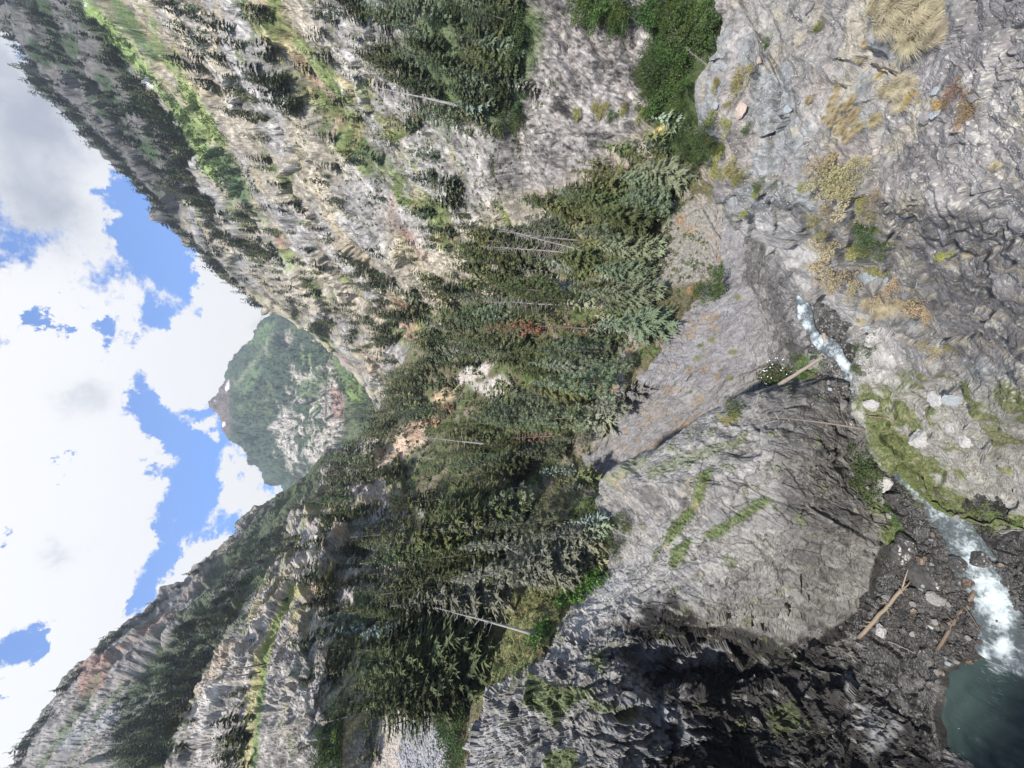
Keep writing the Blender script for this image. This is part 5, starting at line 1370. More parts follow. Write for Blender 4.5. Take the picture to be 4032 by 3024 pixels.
def tree_label(t):
    if t['label'] and t['label'] not in used: used[t['label']] = 1; return t['label']
    nm = KNAME[t['kind']][1]; x = (t['px'] + t['tip'][0]) / 2; y = (t['py'] + t['tip'][1]) / 2
    sz = 'big' if t['hpx'] > 70 else 'tall' if t['hpx'] > 48 else 'medium' if t['hpx'] > 32 else 'small'
    ls = sorted(LAND, key=lambda l: math.hypot(l[0][0] - x, l[0][1] - y))
    for a in range(4):
        for sep in (0, 1):
            l = ls[a]; dx, dy = x - l[0][0], y - l[0][1]; d = math.hypot(dx, dy)
            far = 'close ' if d < 25 else '' if d < 50 else 'some way ' if d < 85 else 'well '
            s = f"{sz} {nm} {far}{dirword(dx, dy)} {l[1]}"
            if sep:
                b = ls[a + 1]; s = f"{sz} {nm} {dirword(dx, dy)} {l[1]}, {dirword(x - b[0][0], y - b[0][1])} {b[1]}"
            if len(s.split()) <= 16 and s not in used:
                used[s] = 1; return s
    for lean in ('slender ', 'bushy ', 'ragged '):
        s2 = lean + s
        if s2 not in used and len(s2.split()) <= 16: used[s2] = 1; return s2
    return ' '.join(s.split()[:16])


for t in solo:
    nm, _ = KNAME[t['kind']]
    T = random.choice(TPL[t['kind']])
    root = bpy.data.objects.new(nm, None); COL.objects.link(root)
    z = Vector((t['lean'][0], t['lean'][1], 1)).normalized(); q = Vector((0, 0, 1)).rotation_difference(z)
    root.location = t['p']; root.rotation_mode = 'QUATERNION'
    root.rotation_quaternion = q @ Matrix.Rotation(random.random() * 6.28, 4, 'Z').to_quaternion()
    L = t['H'] * math.sqrt(1 + t['lean'][0] ** 2 + t['lean'][1] ** 2)
    w = random.uniform(.85, 1.2) * (1.25 if t['kind'] in ('blue', 'olive') and t['hpx'] < 60 else 1)
    root.scale = (L * w, L * w, L)
    tag(root, tree_label(t), 'tree', 'conifers and snags on the slopes and terrace')
    link('trunk', T[0], root); br = link('crown' if t['kind'] not in ('snag', 'dead') else 'branches', T[1], root)
    if t['kind'] in ('snag', 'dead'): br['kind'] = 'stuff'


def forest_mat():
    m, nt, b = new_mat('forest_needles'); N = nt.nodes; L = nt.links
    at = N.new('ShaderNodeAttribute'); at.attribute_name = 'Col'
    L.new(at.outputs['Color'], b.inputs['Base Color']); b.inputs['Roughness'].default_value = .8
    return m


FCOL = dict(spruce=(.082, .104, .056), olive=(.125, .15, .066), blue=(.20, .225, .17), pale=(.24, .25, .19), rust=(.3, .125, .065), faded=(.33, .2, .15), dead=(.27, .25, .225), snag=(.35, .33, .3))
Vs, Fs, Cs, n = [], [], [], 0
for t in rest:
    V, F = random.choice(MIDV) if t['hpx'] > 13 else random.choice(LOWV)
    if t['kind'] in ('dead', 'snag'): V, F = MIDV[1]; F = F[::3]
    a = random.random() * 6.28; c, s = math.cos(a), math.sin(a); w = random.uniform(.8, 1.3) * (1.15 if t['hpx'] < 13 else 1)
    X = V[:, 0] * w; Y = V[:, 1] * w
    W = np.stack([X * c - Y * s + t['lean'][0] * V[:, 2], X * s + Y * c + t['lean'][1] * V[:, 2], V[:, 2] - .02], 1) * t['H'] + t['p']
    k = random.uniform(.65, 1.4); hz = 1.0
    cc = np.array(FCOL[t['kind']]) * k * np.array([random.uniform(.85, 1.25), 1, random.uniform(.8, 1.2)])
    cc = cc[None] * (1 + .25 * (RS.rand(len(V) // 3 + 1).repeat(3)[:len(V)] - .5))[:, None]
    Vs.append(W); Fs.append(F + n); Cs.append(cc); n += len(V)
me = mesh_np('distant_conifers', np.vstack(Vs), np.vstack(Fs), forest_mat(), np.vstack(Cs))
tag(link('distant_conifers', me), 'countless smaller dark conifers covering ridges, ledges and gullies', 'forest', kind='stuff')
print('forest tris', sum(len(f) for f in Fs))



# ------------------------------------------------------------------ rocks
def ico(sub=3):
    import bmesh
    bm = bmesh.new(); bmesh.ops.create_icosphere(bm, subdivisions=sub, radius=1)
    V = np.array([v.co[:] for v in bm.verts]); F = np.array([[v.index for v in f.verts] for f in bm.faces]); bm.free(); return V, F


ICO3 = ico(4); ICO1 = ico(1); ICO2 = ico(2)


def boulder(seed, planes=14, rnd=.25, base=ICO3, sc=(1, 1, .7), cut=(.55, .9)):
    r = np.random.RandomState(seed); V, F = base; P = V * 1.0
    for i in range(planes):
        n = r.randn(3); n /= np.linalg.norm(n); c = r.uniform(*cut)
        d = P @ n; P = P - n[None] * (np.maximum(d - c, 0) * (1 - rnd))[:, None]
    if len(V) > 100: P = P + V * (.10 * fbm(P * 2.2, 5, seed))[:, None] + V * (.06 * facets(P * 3.5, seed)[0])[:, None]
    return P * np.array(sc), F


MAT.update(
    boulder_dark=plain_mat('wet_dark_stone', (.06, .058, .056), .35, 3, .5, .6, .5),
    boulder_grey=plain_mat('grey_stone', (.20, .195, .19), .8, 3, .4, .6),
    boulder_pale=plain_mat('pale_stone', (.37, .365, .36), .85, 4, .3, .5),
    boulder_blue=plain_mat('blue_grey_stone', (.25, .28, .30), .8, 4, .3, .5),
    boulder_brown=plain_mat('wet_brown_stone', (.10, .075, .055), .4, 3, .5, .6, .5),
    boulder_warm=plain_mat('buff_stone', (.34, .28, .24), .85, 4, .3, .5),
)
ROCKT = {}
for mk in ('dark', 'grey', 'pale', 'blue', 'brown', 'warm'):
    ROCKT[mk] = [mesh_np('boulder', *boulder(300 + i, rnd=.04 if i % 2 else .16, planes=12 + 3 * i, cut=(.45, .85)), MAT['boulder_' + mk]) for i in range(5)]
    ROCKT[mk] += [mesh_np('boulder', *boulder(330 + i, planes=12, sc=(1.1, .9, .32), cut=(.4, .8), rnd=.05), MAT['boulder_' + mk]) for i in range(3)]   # slabs


def place_rock(px, py, w, mk, label, name='boulder', group=None, slab=False, sink=.25, stretch=1.0, rot=None, cat='boulder'):
    g = ground(px, py)
    if g is None: return
    p = np.array(g[0]); d = float(p @ Fv); s = w * d / FPX / 2
    T = ROCKT[mk]; me = T[5 + random.randint(0, 2)] if slab else T[random.randint(0, 4)]
    o = link(name, me); o.location = p + np.array([0, 0, s * (.5 - sink)])
    o.scale = (s * stretch, s, s * random.uniform(.85, 1.15))
    nrm = Vector(g[2]); nrm = nrm if nrm.dot(Vector(p)) < 0 else -nrm
    q = Vector((0, 0, 1)).rotation_difference((nrm * (.8 if slab else .35) + Vector((0, 0, .6))).normalized())
    o.rotation_mode = 'QUATERNION'; o.rotation_quaternion = q @ Matrix.Rotation(random.random() * 6.28 if rot is None else rot, 4, 'Z').to_quaternion()
    tag(o, label, cat, group)
    return o


BIG = [(6, 1045, 850, 15, 'dark', 'dark angular boulder wedged in the narrows above the round one'), (6, 1025, 965, 13, 'grey', 'smooth round boulder under the overhanging ledge in the narrows'),
       (6, 905, 650, 9, 'grey', 'grey block beside the end of the leaning log'), (6, 1100, 1090, 10, 'dark', 'dark rounded stone just below the round boulder in the narrows'),
       (9, 1790, 330, 21, 'dark', 'round wet boulder on the bank side of the white chute'), (9, 1945, 300, 23, 'dark', 'broad rounded boulder across the chute from its round neighbour'),
       (9, 1865, 465, 15, 'brown', 'brown wet boulder touching the top of the lower brown log'), (9, 2070, 1030, 26, 'brown', 'big brown boulder where the stream enters the plunge pool'),
       (9, 1910, 1000, 9, 'pale', 'pale wedge stone leaning on the big brown boulder at the pool'), (9, 1580, 400, 34, 'dark', 'large flat dark slab in the middle of the rubble bank'),
       (9, 1290, 770, 15, 'pale', 'pale angular block just below the golden log'), (9, 1430, 270, 30, 'dark', 'dark ribbed outcrop boulder at the top of the rubble bank'), (9, 1610, 745, 6, 'pale', 'small pale stone lying alone on the dark gravel'),
       (9, 2085, 720, 14, 'dark', 'dark stone splitting the white water before the pool'), (6, 1300, 1470, 22, 'pale', 'whitish blocky boulder under the mossy foot of the buttress'), (6, 1260, 1570, 20, 'grey', 'grey blocky boulder below the whitish one at the buttress foot'),
       (6, 1375, 1570, 22, 'dark', 'black shiny boulder at the water edge by the whitish block'), (6, 1195, 1512, 7, 'pale', 'little white stone in the grass at the buttress foot'), (9, 1470, 210, 26, 'dark', 'dark humped boulder beside the glossy water bend'),
       (9, 1330, 560, 12, 'grey', 'grey stone above the golden log near the cliff'), (9, 1650, 560, 16, 'grey', 'grey squared stone between the two fallen logs'), (9, 1500, 520, 12, 'dark', 'dark rounded stone by the root end of the golden log'),
       (6, 800, 390, 10, 'grey', 'grey stone splitting the upper cascade'), (6, 780, 430, 8, 'dark', 'dark stone below the upper cascade'), (6, 1060, 560, 8, 'grey', 'grey stone on the gravel bar beside the stub log'), (6, 1040, 700, 9, 'dark', 'dark rock at the foot of the broad white cascade'),
       (6, 990, 620, 7, 'grey', 'grey stone above the broad white cascade'), (6, 860, 700, 10, 'grey', 'grey stone under the leaning log'), (6, 930, 800, 9, 'dark', 'dark stone among driftwood below the leaning log')]
for reg, x, y, w, mk, lab in BIG:
    p = cpx(reg, x, y); place_rock(p[0], p[1], w, mk, lab, group='boulders along the stream', slab=('slab' in lab), sink=.3)
# the loose stones of the bank: two grades, larger ones are things
seg_names = [((905, 935, 540, 600), 'at the top of the rubble bank'), ((905, 950, 600, 640), 'on the rubble bank between the logs'), ((925, 990, 640, 672), 'at the pool end of the rubble bank'), ((960, 1020, 560, 660), 'in or beside the lower white chute'), ((880, 960, 480, 540), 'beside the hidden bend'), ((800, 870, 300, 390), 'along the upper stream')]
for (x0, x1, y0, y1), where in seg_names:
    for k in range(13 if 'upper' not in where else 34):
        x = random.uniform(x0, x1); y = random.uniform(y0, y1); w = random.uniform(4, 8.5); mk = random.choice(['dark', 'dark', 'grey', 'brown', 'grey', 'blue'])
        place_rock(x, y, w, mk, f'{ {"dark": "wet dark", "grey": "dull grey", "brown": "wet brown", "blue": "blue grey"}[mk] } stone {where}', name='stone', group=f'{mk} stones {where}', cat='stone', sink=.2)
LEDGE = [(6, 1220, 140, 19, 'blue', 'flat blue grey slab among the orange tufts on the near cliff', 1), (6, 1640, 930, 22, 'pale', 'pale pointed slab pile on the grassy toe of the near cliff', 1), (6, 1745, 925, 17, 'blue', 'smooth blue tinted slab resting against the pale pointed slab', 1),
         (6, 1740, 1110, 15, 'pale', 'pale squared block with a black gap beside it on the grassy toe', 0), (6, 1850, 1190, 18, 'pale', 'low pale stone under the squared block with the gap', 0), (6, 1560, 1180, 23, 'pale', 'rounded pale hump in the green slope', 0), (6, 1240, 960, 17, 'pale', 'small rounded pale hump near the grassy brink', 0),
         (3, 1575, 770, 13, 'grey', 'angular grey rock with a dark notch below the yellow plants', 0), (3, 1640, 745, 12, 'blue', 'blue grey wedge beside the angular notched rock', 0), (3, 1790, 830, 13, 'warm', 'buff coloured rock by the orange leaved nest of grass', 0), (3, 1890, 640, 12, 'grey', 'grey rounded rock against the red leaved mat', 0),
         (3, 220, 690, 9, 'blue', 'blue grey stone perched near the crest of the near cliff', 0), (3, 380, 720, 17, 'warm', 'pinkish slab leaning in the broken upper ledge', 1), (3, 690, 710, 11, 'blue', 'dull blue stone at the edge of the brown recess', 0), (3, 500, 400, 10, 'warm', 'buff block beside the green shrub in the crack', 0), (3, 830, 60, 12, 'grey', 'dark grey block at the top of the long crack', 0),
         (6, 1320, 150, 9, 'blue', 'small blue grey slab above the orange tufts', 1), (3, 1640, 600, 10, 'blue', 'slim blue shard between the two yellow plants', 1)]
for reg, x, y, w, mk, lab, sl_ in LEDGE:
    p = cpx(reg, x, y); place_rock(p[0], p[1], w, mk, lab, name='rock', group='loose rocks on the near cliff', slab=bool(sl_), sink=.15, cat='rock')


# ------------------------------------------------------------------ logs and sticks
def log_thing(reg, x0, y0, x1, y1, r0, r1, mk, name, label, cat, lift=.3, stubs=6, roots=False, only=None, lift2=None, arc=.0):
    a = cpx(reg, x0, y0); b = cpx(reg, x1, y1); ga, gb = ground(a[0], a[1]), ground(b[0], b[1])
    if ga is None or gb is None: return
    A = np.array(ga[0]) + [0, 0, lift]; B = np.array(gb[0]) + [0, 0, lift if lift2 is None else lift2]; T = TB(); r = np.random.RandomState(int(x0))
    pts = [A + (B - A) * t + np.array([r.randn() * .04, r.randn() * .04, arc * math.sin(math.pi * t)]) for t in np.linspace(0, 1, 9)]; c = A
    T.add(*tube([p - c for p in pts], np.linspace(r0, r1, 9), 9))
    root = bpy.data.objects.new(name, None); COL.objects.link(root); root.location = c; tag(root, label, cat, 'driftwood and fallen trunks')
    link('trunk', T.mesh('trunk', MAT[mk], True), root)
    L = np.linalg.norm(B - A)
    for k in range(stubs):
        S = TB(); t = r.uniform(.15, .97); p = A + (B - A) * t - c; d = r.randn(3); d[2] = abs(d[2]); d /= np.linalg.norm(d)
        S.add(*tube([p, p + d * L * .05, p + d * L * .085 + r.randn(3) * L * .015], [r1 * .5, r1 * .35, r1 * .12], 4)); link('branch_stub', S.mesh('branch_stub', MAT[mk]), root)
    if roots:
        for k in range(7):
            S = TB(); d = (B - A) / L + r.randn(3) * .8; p = B - c
            S.add(*tube([p - d * .2, p + d * L * .06, p + d * L * .11 + r.randn(3) * L * .03], [r1 * .6, r1 * .4, r1 * .1], 4)); link('root', S.mesh('root', MAT[mk]), root)


MAT['goldlog'] = plain_mat('golden_wet_wood', (.25, .205, .155), .5, 9, .75, .4, .4, stretch=(5, 5, 5))
MAT['brownlog'] = plain_mat('brown_wet_bark', (.13, .095, .07), .6, 8, .6, .7, .4)
MAT['greylog'] = plain_mat('weathered_grey_wood', (.27, .235, .20), .8, 8, .4, .5)
log_thing(9, 1155, 812, 1430, 500, .27, .20, 'goldlog', 'fallen_log', 'golden brown fallen log with splintered root end lying on the dark rubble bank', 'log', roots=True)
log_thing(9, 1660, 890, 1905, 505, .18, .25, 'brownlog', 'fallen_log', 'dark brown rough log pointing at the white chute', 'log', stubs=9)
log_thing(9, 1330, 835, 1512, 912, .09, .06, 'greylog', 'driftwood_branch', 'thin grey driftwood branch at the pool end of the bank', 'branch', .12, 2)
log_thing(9, 1845, 610, 1945, 765, .06, .04, 'brownlog', 'driftwood_branch', 'thin brown stick hanging over the white chute', 'branch', .5, 2)
log_thing(9, 1520, 700, 1565, 683, .05, .03, 'goldlog', 'driftwood_branch', 'short pale stick alone on the gravel between the logs', 'branch', .1, 0)
log_thing(6, 640, 832, 945, 655, .36, .24, 'greylog', 'fallen_log', 'weathered grey log leaning from the cliff foot to the cascade beside the white flowered bush', 'log', .5, 5, lift2=1.2)
log_thing(6, 925, 500, 932, 572, .28, .22, 'goldlog', 'stub_log', 'short pale stub log on the gravel bar of the upper stream', 'log', .3, 0)
log_thing(6, 800, 740, 1010, 850, .07, .04, 'brownlog', 'driftwood_branch', 'thin dark branch below the leaning grey log', 'branch', .3, 3)
log_thing(6, 1120, 1220, 1160, 1290, .08, .05, 'goldlog', 'driftwood_branch', 'pale stick at the dark gravel edge under the grassy brink', 'branch', .2, 1)
log_thing(6, 1190, 1035, 1345, 1048, .10, .06, 'brownlog', 'dead_stick', 'dark curved stick lying on the green slope', 'stick', .25, 3)
log_thing(5, 2020, 360, 2200, 305, .16, .10, 'greylog', 'fallen_log', 'pair member grey trunk fallen over the terrace edge above the scree', 'log', .4, 2)
log_thing(5, 1040, 1070, 1100, 1010, .22, .15, 'greylog', 'fallen_log', 'grey trunk lying among firs on the clearing of the terrace', 'log', .5, 2)
log_thing(5, 1100, 1090, 1180, 1000, .22, .12, 'greylog', 'fallen_log', 'second grey trunk crossing the clearing of the terrace, nearer the cliff', 'log', .5, 2)
log_thing(3, 1240, 415, 1500, 520, .035, .02, 'brownlog', 'dead_stick', 'thin straight brown stick sticking out of the near cliff by the grass clump', 'stick', .12, 2)
log_thing(8, 1060, 580, 1130, 640, .5, .3, 'rustwood' if 'rustwood' in MAT else 'greylog', 'broken_stump', 'splintered stump at the upper corner of the meadow shelf', 'stump', .4, 5)
log_thing(8, 955, 925, 1070, 810, .07, .05, 'greylog', 'fallen_pole', 'thin fallen pole lying across the top of the meadow shelf', 'log', .3, 1)

# tall dead snag rooted on the green slope, rising across the buttress
g = ground(866, 430, ('near_cliff',)) or ground(870, 432)
A = np.array(g[0]) - [0, 0, .5]; d0 = float(A @ Fv); Bq = ray(740, 416) * d0 * .99
v = Bq - A; T = TB(); root = bpy.data.objects.new('snag', None); COL.objects.link(root); root.location = A
tag(root, 'tall curved bare snag rooted in the green slope and crossing before the buttress', 'tree')
k = 12; ts = np.linspace(0, 1, k); pts = [v * t + np.array([.25 * math.sin(t * 3), 0, -.25 * math.sin(t * 3.14)]) * 1.2 for t in ts]
T.add(*tube(pts, .17 * (1 - ts * .85), 8)); link('trunk', T.mesh('trunk', MAT['greylog'], True), root)
for t, dx in ((.5, .9), (.62, .7), (.7, 1.3), (.78, .6), (.85, .8), (.9, .5), (.95, .4), (.66, -.5), (.82, -.5)):
    p = v * t; d = Xv * dx * .9 + np.array([0, 0, 1]) * .6 * abs(dx); S = TB(); S.add(*tube([p, p + d * .6, p + d * .9 + [0, 0, .15]], [.04, .028, .008], 4)); link('branch', S.mesh('branch', MAT['deadwood']), root)


# ------------------------------------------------------------------ shrubs, grass clumps
def shrub_mesh(seed, n=420, leaf=.10, flat=.75, blade=False, stems=True):
    r = np.random.RandomState(seed); V = []; F = []; k = 0
    lobes = [(r.randn(3) * np.array([.42, .42, .22]) + [0, 0, .38], r.uniform(.3, .55)) for _ in range(8)]
    for i in range(n):
        c, s = lobes[r.randint(8)]; d = r.randn(3); d /= np.linalg.norm(d); p = c + d * s * (.55 + .5 * r.rand()); p[2] = max(p[2] * flat, .02)
        a = r.randn(3); a /= np.linalg.norm(a)
        if blade: a = d * .4 + np.array([0, 0, .9]) + r.randn(3) * .3; a /= np.linalg.norm(a)
        b = np.cross(a, r.randn(3)); b /= np.linalg.norm(b) + 1e-6; L = leaf * r.uniform(.6, 1.3) * (1.9 if blade else 1); w = leaf * (.22 if blade else .5)
        V += [p - a * L * .5, p + b * w, p + a * L * .7, p - b * w]; F += [(k, k + 1, k + 2), (k, k + 2, k + 3)]; k += 4
    return np.array(V), np.array(F)


def grass_mesh(seed, n=520, L=1.0, sweep=1.1, w=.0065, spread=.42):
    r = np.random.RandomState(seed); V = []; F = []; k = 0
    for i in range(n):
        az = r.rand() * 6.283; rad = spread * math.sqrt(r.rand()); b = np.array([math.cos(az) * rad, math.sin(az) * rad, 0])
        d = np.array([math.cos(az), math.sin(az), 0]) * r.uniform(.15, .7) + np.array([sweep * r.uniform(.3, 1), 0, 0]) * .6
        l = L * r.uniform(.5, 1.1); s = np.cross([0, 0, 1], d); s /= np.linalg.norm(s) + 1e-6; s *= w
        p1 = b + d * l * .3 + [0, 0, l * .5]; p2 = b + d * l * .85 + [0, 0, l * .55]; p3 = b + d * l * 1.25 + [0, 0, l * .25]
        V += [b - s, b + s, p1 + s, p1 - s, p2 + s * .7, p2 - s * .7, p3]; F += [(k, k + 1, k + 2), (k, k + 2, k + 3), (k + 3, k + 2, k + 4), (k + 3, k + 4, k + 5), (k + 5, k + 4, k + 6)]; k += 7
    return np.array(V), np.array(F)


MAT.update(
    sh_green=leaf_mat('shrub_green_leaves', (.08, .13, .035), .3, .3), sh_deep=leaf_mat('shrub_deep_green_leaves', (.07, .105, .038), .3, .3), sh_yellow=leaf_mat('shrub_yellow_green_leaves', (.29, .29, .09), .3, .3),
    sh_tan=leaf_mat('shrub_tan_leaves', (.40, .345, .21), .35, .3), sh_orange=leaf_mat('tuft_orange_leaves', (.43, .345, .21), .3, .3), sh_bright=leaf_mat('bright_yellow_leaves', (.50, .43, .13), .2, .3), sh_red=leaf_mat('reddish_leaves', (.22, .15, .08), .3, .2),
    gr_dry=leaf_mat('dry_grass_blades', (.47, .42, .29), .2, .3, .01), gr_gold=leaf_mat('golden_grass_blades', (.44, .37, .22), .25, .3, .01), gr_green=leaf_mat('green_grass_blades', (.15, .19, .05), .3, .3), flower=plain_mat('white_petals', (.8, .8, .78), .7, 5, .1, 0))
SHR = {c: [mesh_np('foliage', *shrub_mesh(400 + i, 1100, .075 if i < 3 else .09, blade=(i == 2)), MAT['sh_' + c]) for i in range(4)] for c in ('green', 'deep', 'yellow', 'tan', 'orange', 'bright', 'red')}
GRS = {c: [mesh_np('blades', *grass_mesh(430 + i), MAT['gr_' + c]) for i in range(3)] for c in ('dry', 'gold', 'green')}
STEM = TB()
for k in range(6):
    a = k * 1.05; STEM.add(*tube([(0, 0, -.1), (.12 * math.cos(a), .12 * math.sin(a), .2), (.3 * math.cos(a), .3 * math.sin(a), .5)], [.03, .02, .008], 4))
STEMM = STEM.mesh('stem', MAT['greylog'])


def plant(reg, x, y, w, kind, c, label, group=None, name=None, cat=None, hz=1.0, only=None):
    p = cpx(reg, x, y) if reg else (x, y)
    g = ground(p[0], p[1], only)
    if g is None: return
    q = np.array(g[0]); s = w * (.74 if kind == 's' else .5) * float(q @ Fv) / FPX
    q = q + (np.array([0, 0, .22]) - q / np.linalg.norm(q) * .25) * s
    nm = name or ('shrub' if kind == 's' else 'grass_clump')
    if kind == 's':
        root = bpy.data.objects.new(nm, None); COL.objects.link(root); root.location = q; root.scale = (s, s, s * hz); root.rotation_euler = (0, 0, random.random() * 6.28)
        link('foliage', random.choice(SHR[c]), root); link('stem', STEMM, root)
    else:
        root = link(nm, random.choice(GRS[c])); root.location = q; root.scale = (s * 1.3, s * 1.3, s * hz * 1.3)
        root.rotation_euler = (0, 0, math.radians(250) + random.uniform(-1.3, 1.3))
    tag(root, label, cat or ('shrub' if kind == 's' else 'grass'), group)
    return root


NC = ('near_cliff',)
for a in [(3, 390, 530, 20, 's', 'yellow', 'round yellow green shrub near the crest of the near cliff'), (3, 230, 550, 9, 's', 'yellow', 'little yellow shrub on the very crest of the near cliff'), (3, 550, 290, 9, 's', 'green', 'small green shrub in the crack under the crest'),
          (3, 290, 690, 7, 's', 'yellow', 'tiny yellow green shrub below the crest by the blue stone'), (3, 195, 750, 9, 's', 'yellow', 'small olive shrub at the crest beside the grey firs'), (3, 290, 820, 11, 's', 'yellow', 'yellow green shrub a little below the crest, beside its olive twin'), (3, 430, 840, 10, 's', 'green', 'small green shrub over the brown recess'),
          (3, 250, 990, 13, 's', 'yellow', 'upper shrub of the yellow thicket on the crest'), (3, 250, 1110, 15, 's', 'yellow', 'crest side shrub of the yellow thicket'), (3, 320, 1100, 14, 's', 'yellow', 'middle shrub of the yellow thicket on the crest'), (3, 390, 1150, 16, 's', 'yellow', 'lowest shrub of the yellow thicket on the crest'),
          (3, 510, 1205, 12, 's', 'green', 'green shrub alone below the yellow thicket'), (3, 480, 1255, 8, 's', 'yellow', 'little yellow shrub touching the lone green shrub'), (3, 610, 1190, 6, 's', 'green', 'tiny green shrub right of the lone green shrub'), (3, 775, 1220, 8, 's', 'yellow', 'small olive tuft shrub at the edge of the grey slab'),
          (3, 400, 1385, 9, 's', 'yellow', 'faint olive shrub on the pale brow'), (3, 925, 1090, 20, 's', 'tan', 'tan shrub at the top of the long tan thicket'), (3, 960, 1190, 24, 's', 'tan', 'tan shrub in the upper half of the long tan thicket'), (3, 1000, 1290, 26, 's', 'tan', 'largest tan shrub of the long thicket'),
          (3, 980, 1390, 22, 's', 'tan', 'tan shrub at the lower left end of the long thicket'), (3, 1130, 1110, 19, 's', 'tan', 'tan shrub on the right arm of the thicket, at its top'), (3, 1100, 1200, 20, 's', 'tan', 'tan shrub on the right arm of the thicket, at its root'), (3, 860, 1430, 13, 's', 'yellow', 'yellow shrub off the lower left end of the tan thicket'),
          (3, 920, 1510, 11, 's', 'yellow', 'yellow green shrub between the tan thicket and the gorse like one'), (3, 1180, 1310, 12, 's', 'yellow', 'small olive shrub right of the largest tan shrub'), (3, 1270, 1300, 17, 's', 'tan', 'tan shrub above the long green juniper'), (3, 1210, 1410, 15, 's', 'tan', 'tan shrub touching the upper end of the green juniper'),
          (3, 1230, 1500, 21, 's', 'deep', 'upper half of the sprawling green juniper, a dense deep green shrub'), (3, 1270, 1600, 22, 's', 'deep', 'dense deep green shrub at the lower end of the juniper patch'), (3, 1160, 1620, 17, 's', 'yellow', 'yellow green shrub beside the deep green juniper patch'), (3, 985, 1580, 22, 's', 'tan', 'broad tan shrub left of the juniper patch'),
          (6, 960, 50, 25, 's', 'tan', 'big tan shrub left of the flat blue grey slab'), (6, 1020, 150, 22, 's', 'tan', 'tan shrub touching the big one left of the slab'), (6, 1160, 200, 18, 's', 'tan', 'tan shrub just below the flat blue grey slab'), (6, 1270, 90, 14, 's', 'yellow', 'yellow green shrub above the flat blue grey slab'), (6, 1400, 220, 18, 's', 'orange', 'orange tuft shrub at the upper end of the orange patch'),
          (6, 1480, 290, 20, 's', 'orange', 'largest orange tuft shrub in the orange patch'), (6, 1540, 350, 16, 's', 'orange', 'orange tuft shrub against the pale lip of rock'), (6, 1620, 390, 13, 's', 'orange', 'last orange tuft shrub at the lower end of the patch'), (6, 1755, 600, 12, 's', 'yellow', 'small yellow green shrub in the dark cleft of the near cliff'),
          (6, 1620, 620, 11, 's', 'tan', 'faded tuft in the middle of the pale brow'), (3, 1790, 610, 19, 's', 'red', 'low red leaved mat on the lower near cliff'), (3, 1860, 690, 17, 's', 'red', 'olive and red mat below the red leaved one'), (3, 1840, 770, 11, 's', 'orange', 'orange leaved nest of grass by the buff rock'),
          (3, 1480, 650, 9, 's', 'bright', 'bright yellow leafy plant nearest the dry grass'), (3, 1530, 660, 5, 's', 'bright', 'tiny bright yellow plant beside the larger yellow one'), (3, 1660, 680, 9, 's', 'bright', 'bright yellow leafy plant beside the slim blue shard'), (3, 1705, 685, 5, 's', 'bright', 'tiny bright yellow plant right of the shard'), (3, 1280, 490, 5, 's', 'bright', 'tiny yellow plant beside the brown stick'),
          (6, 1300, 1195, 11, 's', 'deep', 'small dark sprig on the green slope'), (6, 1560, 560, 9, 's', 'tan', 'small faded tuft near the cleft of the pale brow')]:
    plant(*a, hz=.8 if a[0] in (3, 6) else 1, only=NC, group='shrubs on the near cliff')
plant(3, 1700, 1650, 10, 's', 'yellow', 'small olive shrub low on the dark lichened rock', only=NC, group='shrubs on the near cliff', hz=.5)
for x, y, w, c, lab in [(1290, 60, 34, 'dry', 'pale dry grass at the upper left of the great clump'), (1420, 40, 36, 'dry', 'pale dry grass at the top of the great clump'), (1560, 60, 34, 'dry', 'pale dry grass at the upper right of the great clump'), (1340, 150, 34, 'dry', 'shorter dry grass on the left side of the great clump'),
                        (1470, 160, 40, 'dry', 'densest dry grass in the middle of the great clump'), (1600, 170, 36, 'dry', 'dry grass on the right side of the great clump'), (1530, 250, 34, 'dry', 'long dry grass sweeping down from the great clump'), (1640, 260, 26, 'dry', 'dry grass at the lower right tip of the great clump'), (1450, 290, 24, 'dry', 'thin dry grass below the great clump'),
                        (1400, 560, 24, 'dry', 'pale grass clump beside the thin brown stick'), (1330, 600, 20, 'dry', 'pale grass clump left of the one by the stick'), (1420, 660, 18, 'dry', 'low pale grass clump between the stick and the yellow plants'), (1480, 550, 17, 'dry', 'small pale grass clump right of the stick'),
                        (1185, 280, 9, 'gold', 'golden tuft above the dark hole'), (1150, 400, 8, 'gold', 'golden tuft left of the stick'), (1010, 560, 9, 'gold', 'golden tuft alone on the grey slab'), (1250, 780, 14, 'gold', 'golden tuft right of the scattered golden tufts'), (920, 770, 8, 'gold', 'golden tuft at the left of the scattered tufts'),
                        (1240, 1500, 10, 'green', 'green grass tuft by the juniper patch'), (1850, 1640, 10, 'dry', 'dry tuft low on the dark lichened rock'), (2030, 1090, 12, 'dry', 'dry tuft at the lower edge of the dark lichened rock'), (1000, 1000, 7, 'gold', 'yellowish tuft under the small black hole'), (880, 190, 10, 'green', 'grey green tuft below the long crack'), (820, 660, 9, 'gold', 'golden tuft beside the grey slab rim')]:
    plant(3, x, y, w * .9, 'g', c, lab, only=NC, group='dry grass clumps on the near cliff')
tw = [(960, 690), (990, 720), (1040, 690), (1080, 700), (1100, 660), (1000, 780), (1040, 800), (1070, 760), (1110, 790), (960, 800), (1000, 850), (1050, 860), (1110, 850), (1060, 900), (1120, 740), (980, 640), (1150, 820)]
for x, y in tw: plant(3, x, y, 9, 'g', 'gold', 'small golden grass tuft in the scattered patch on the grey slab', only=NC, group='golden tufts scattered on the grey slab')
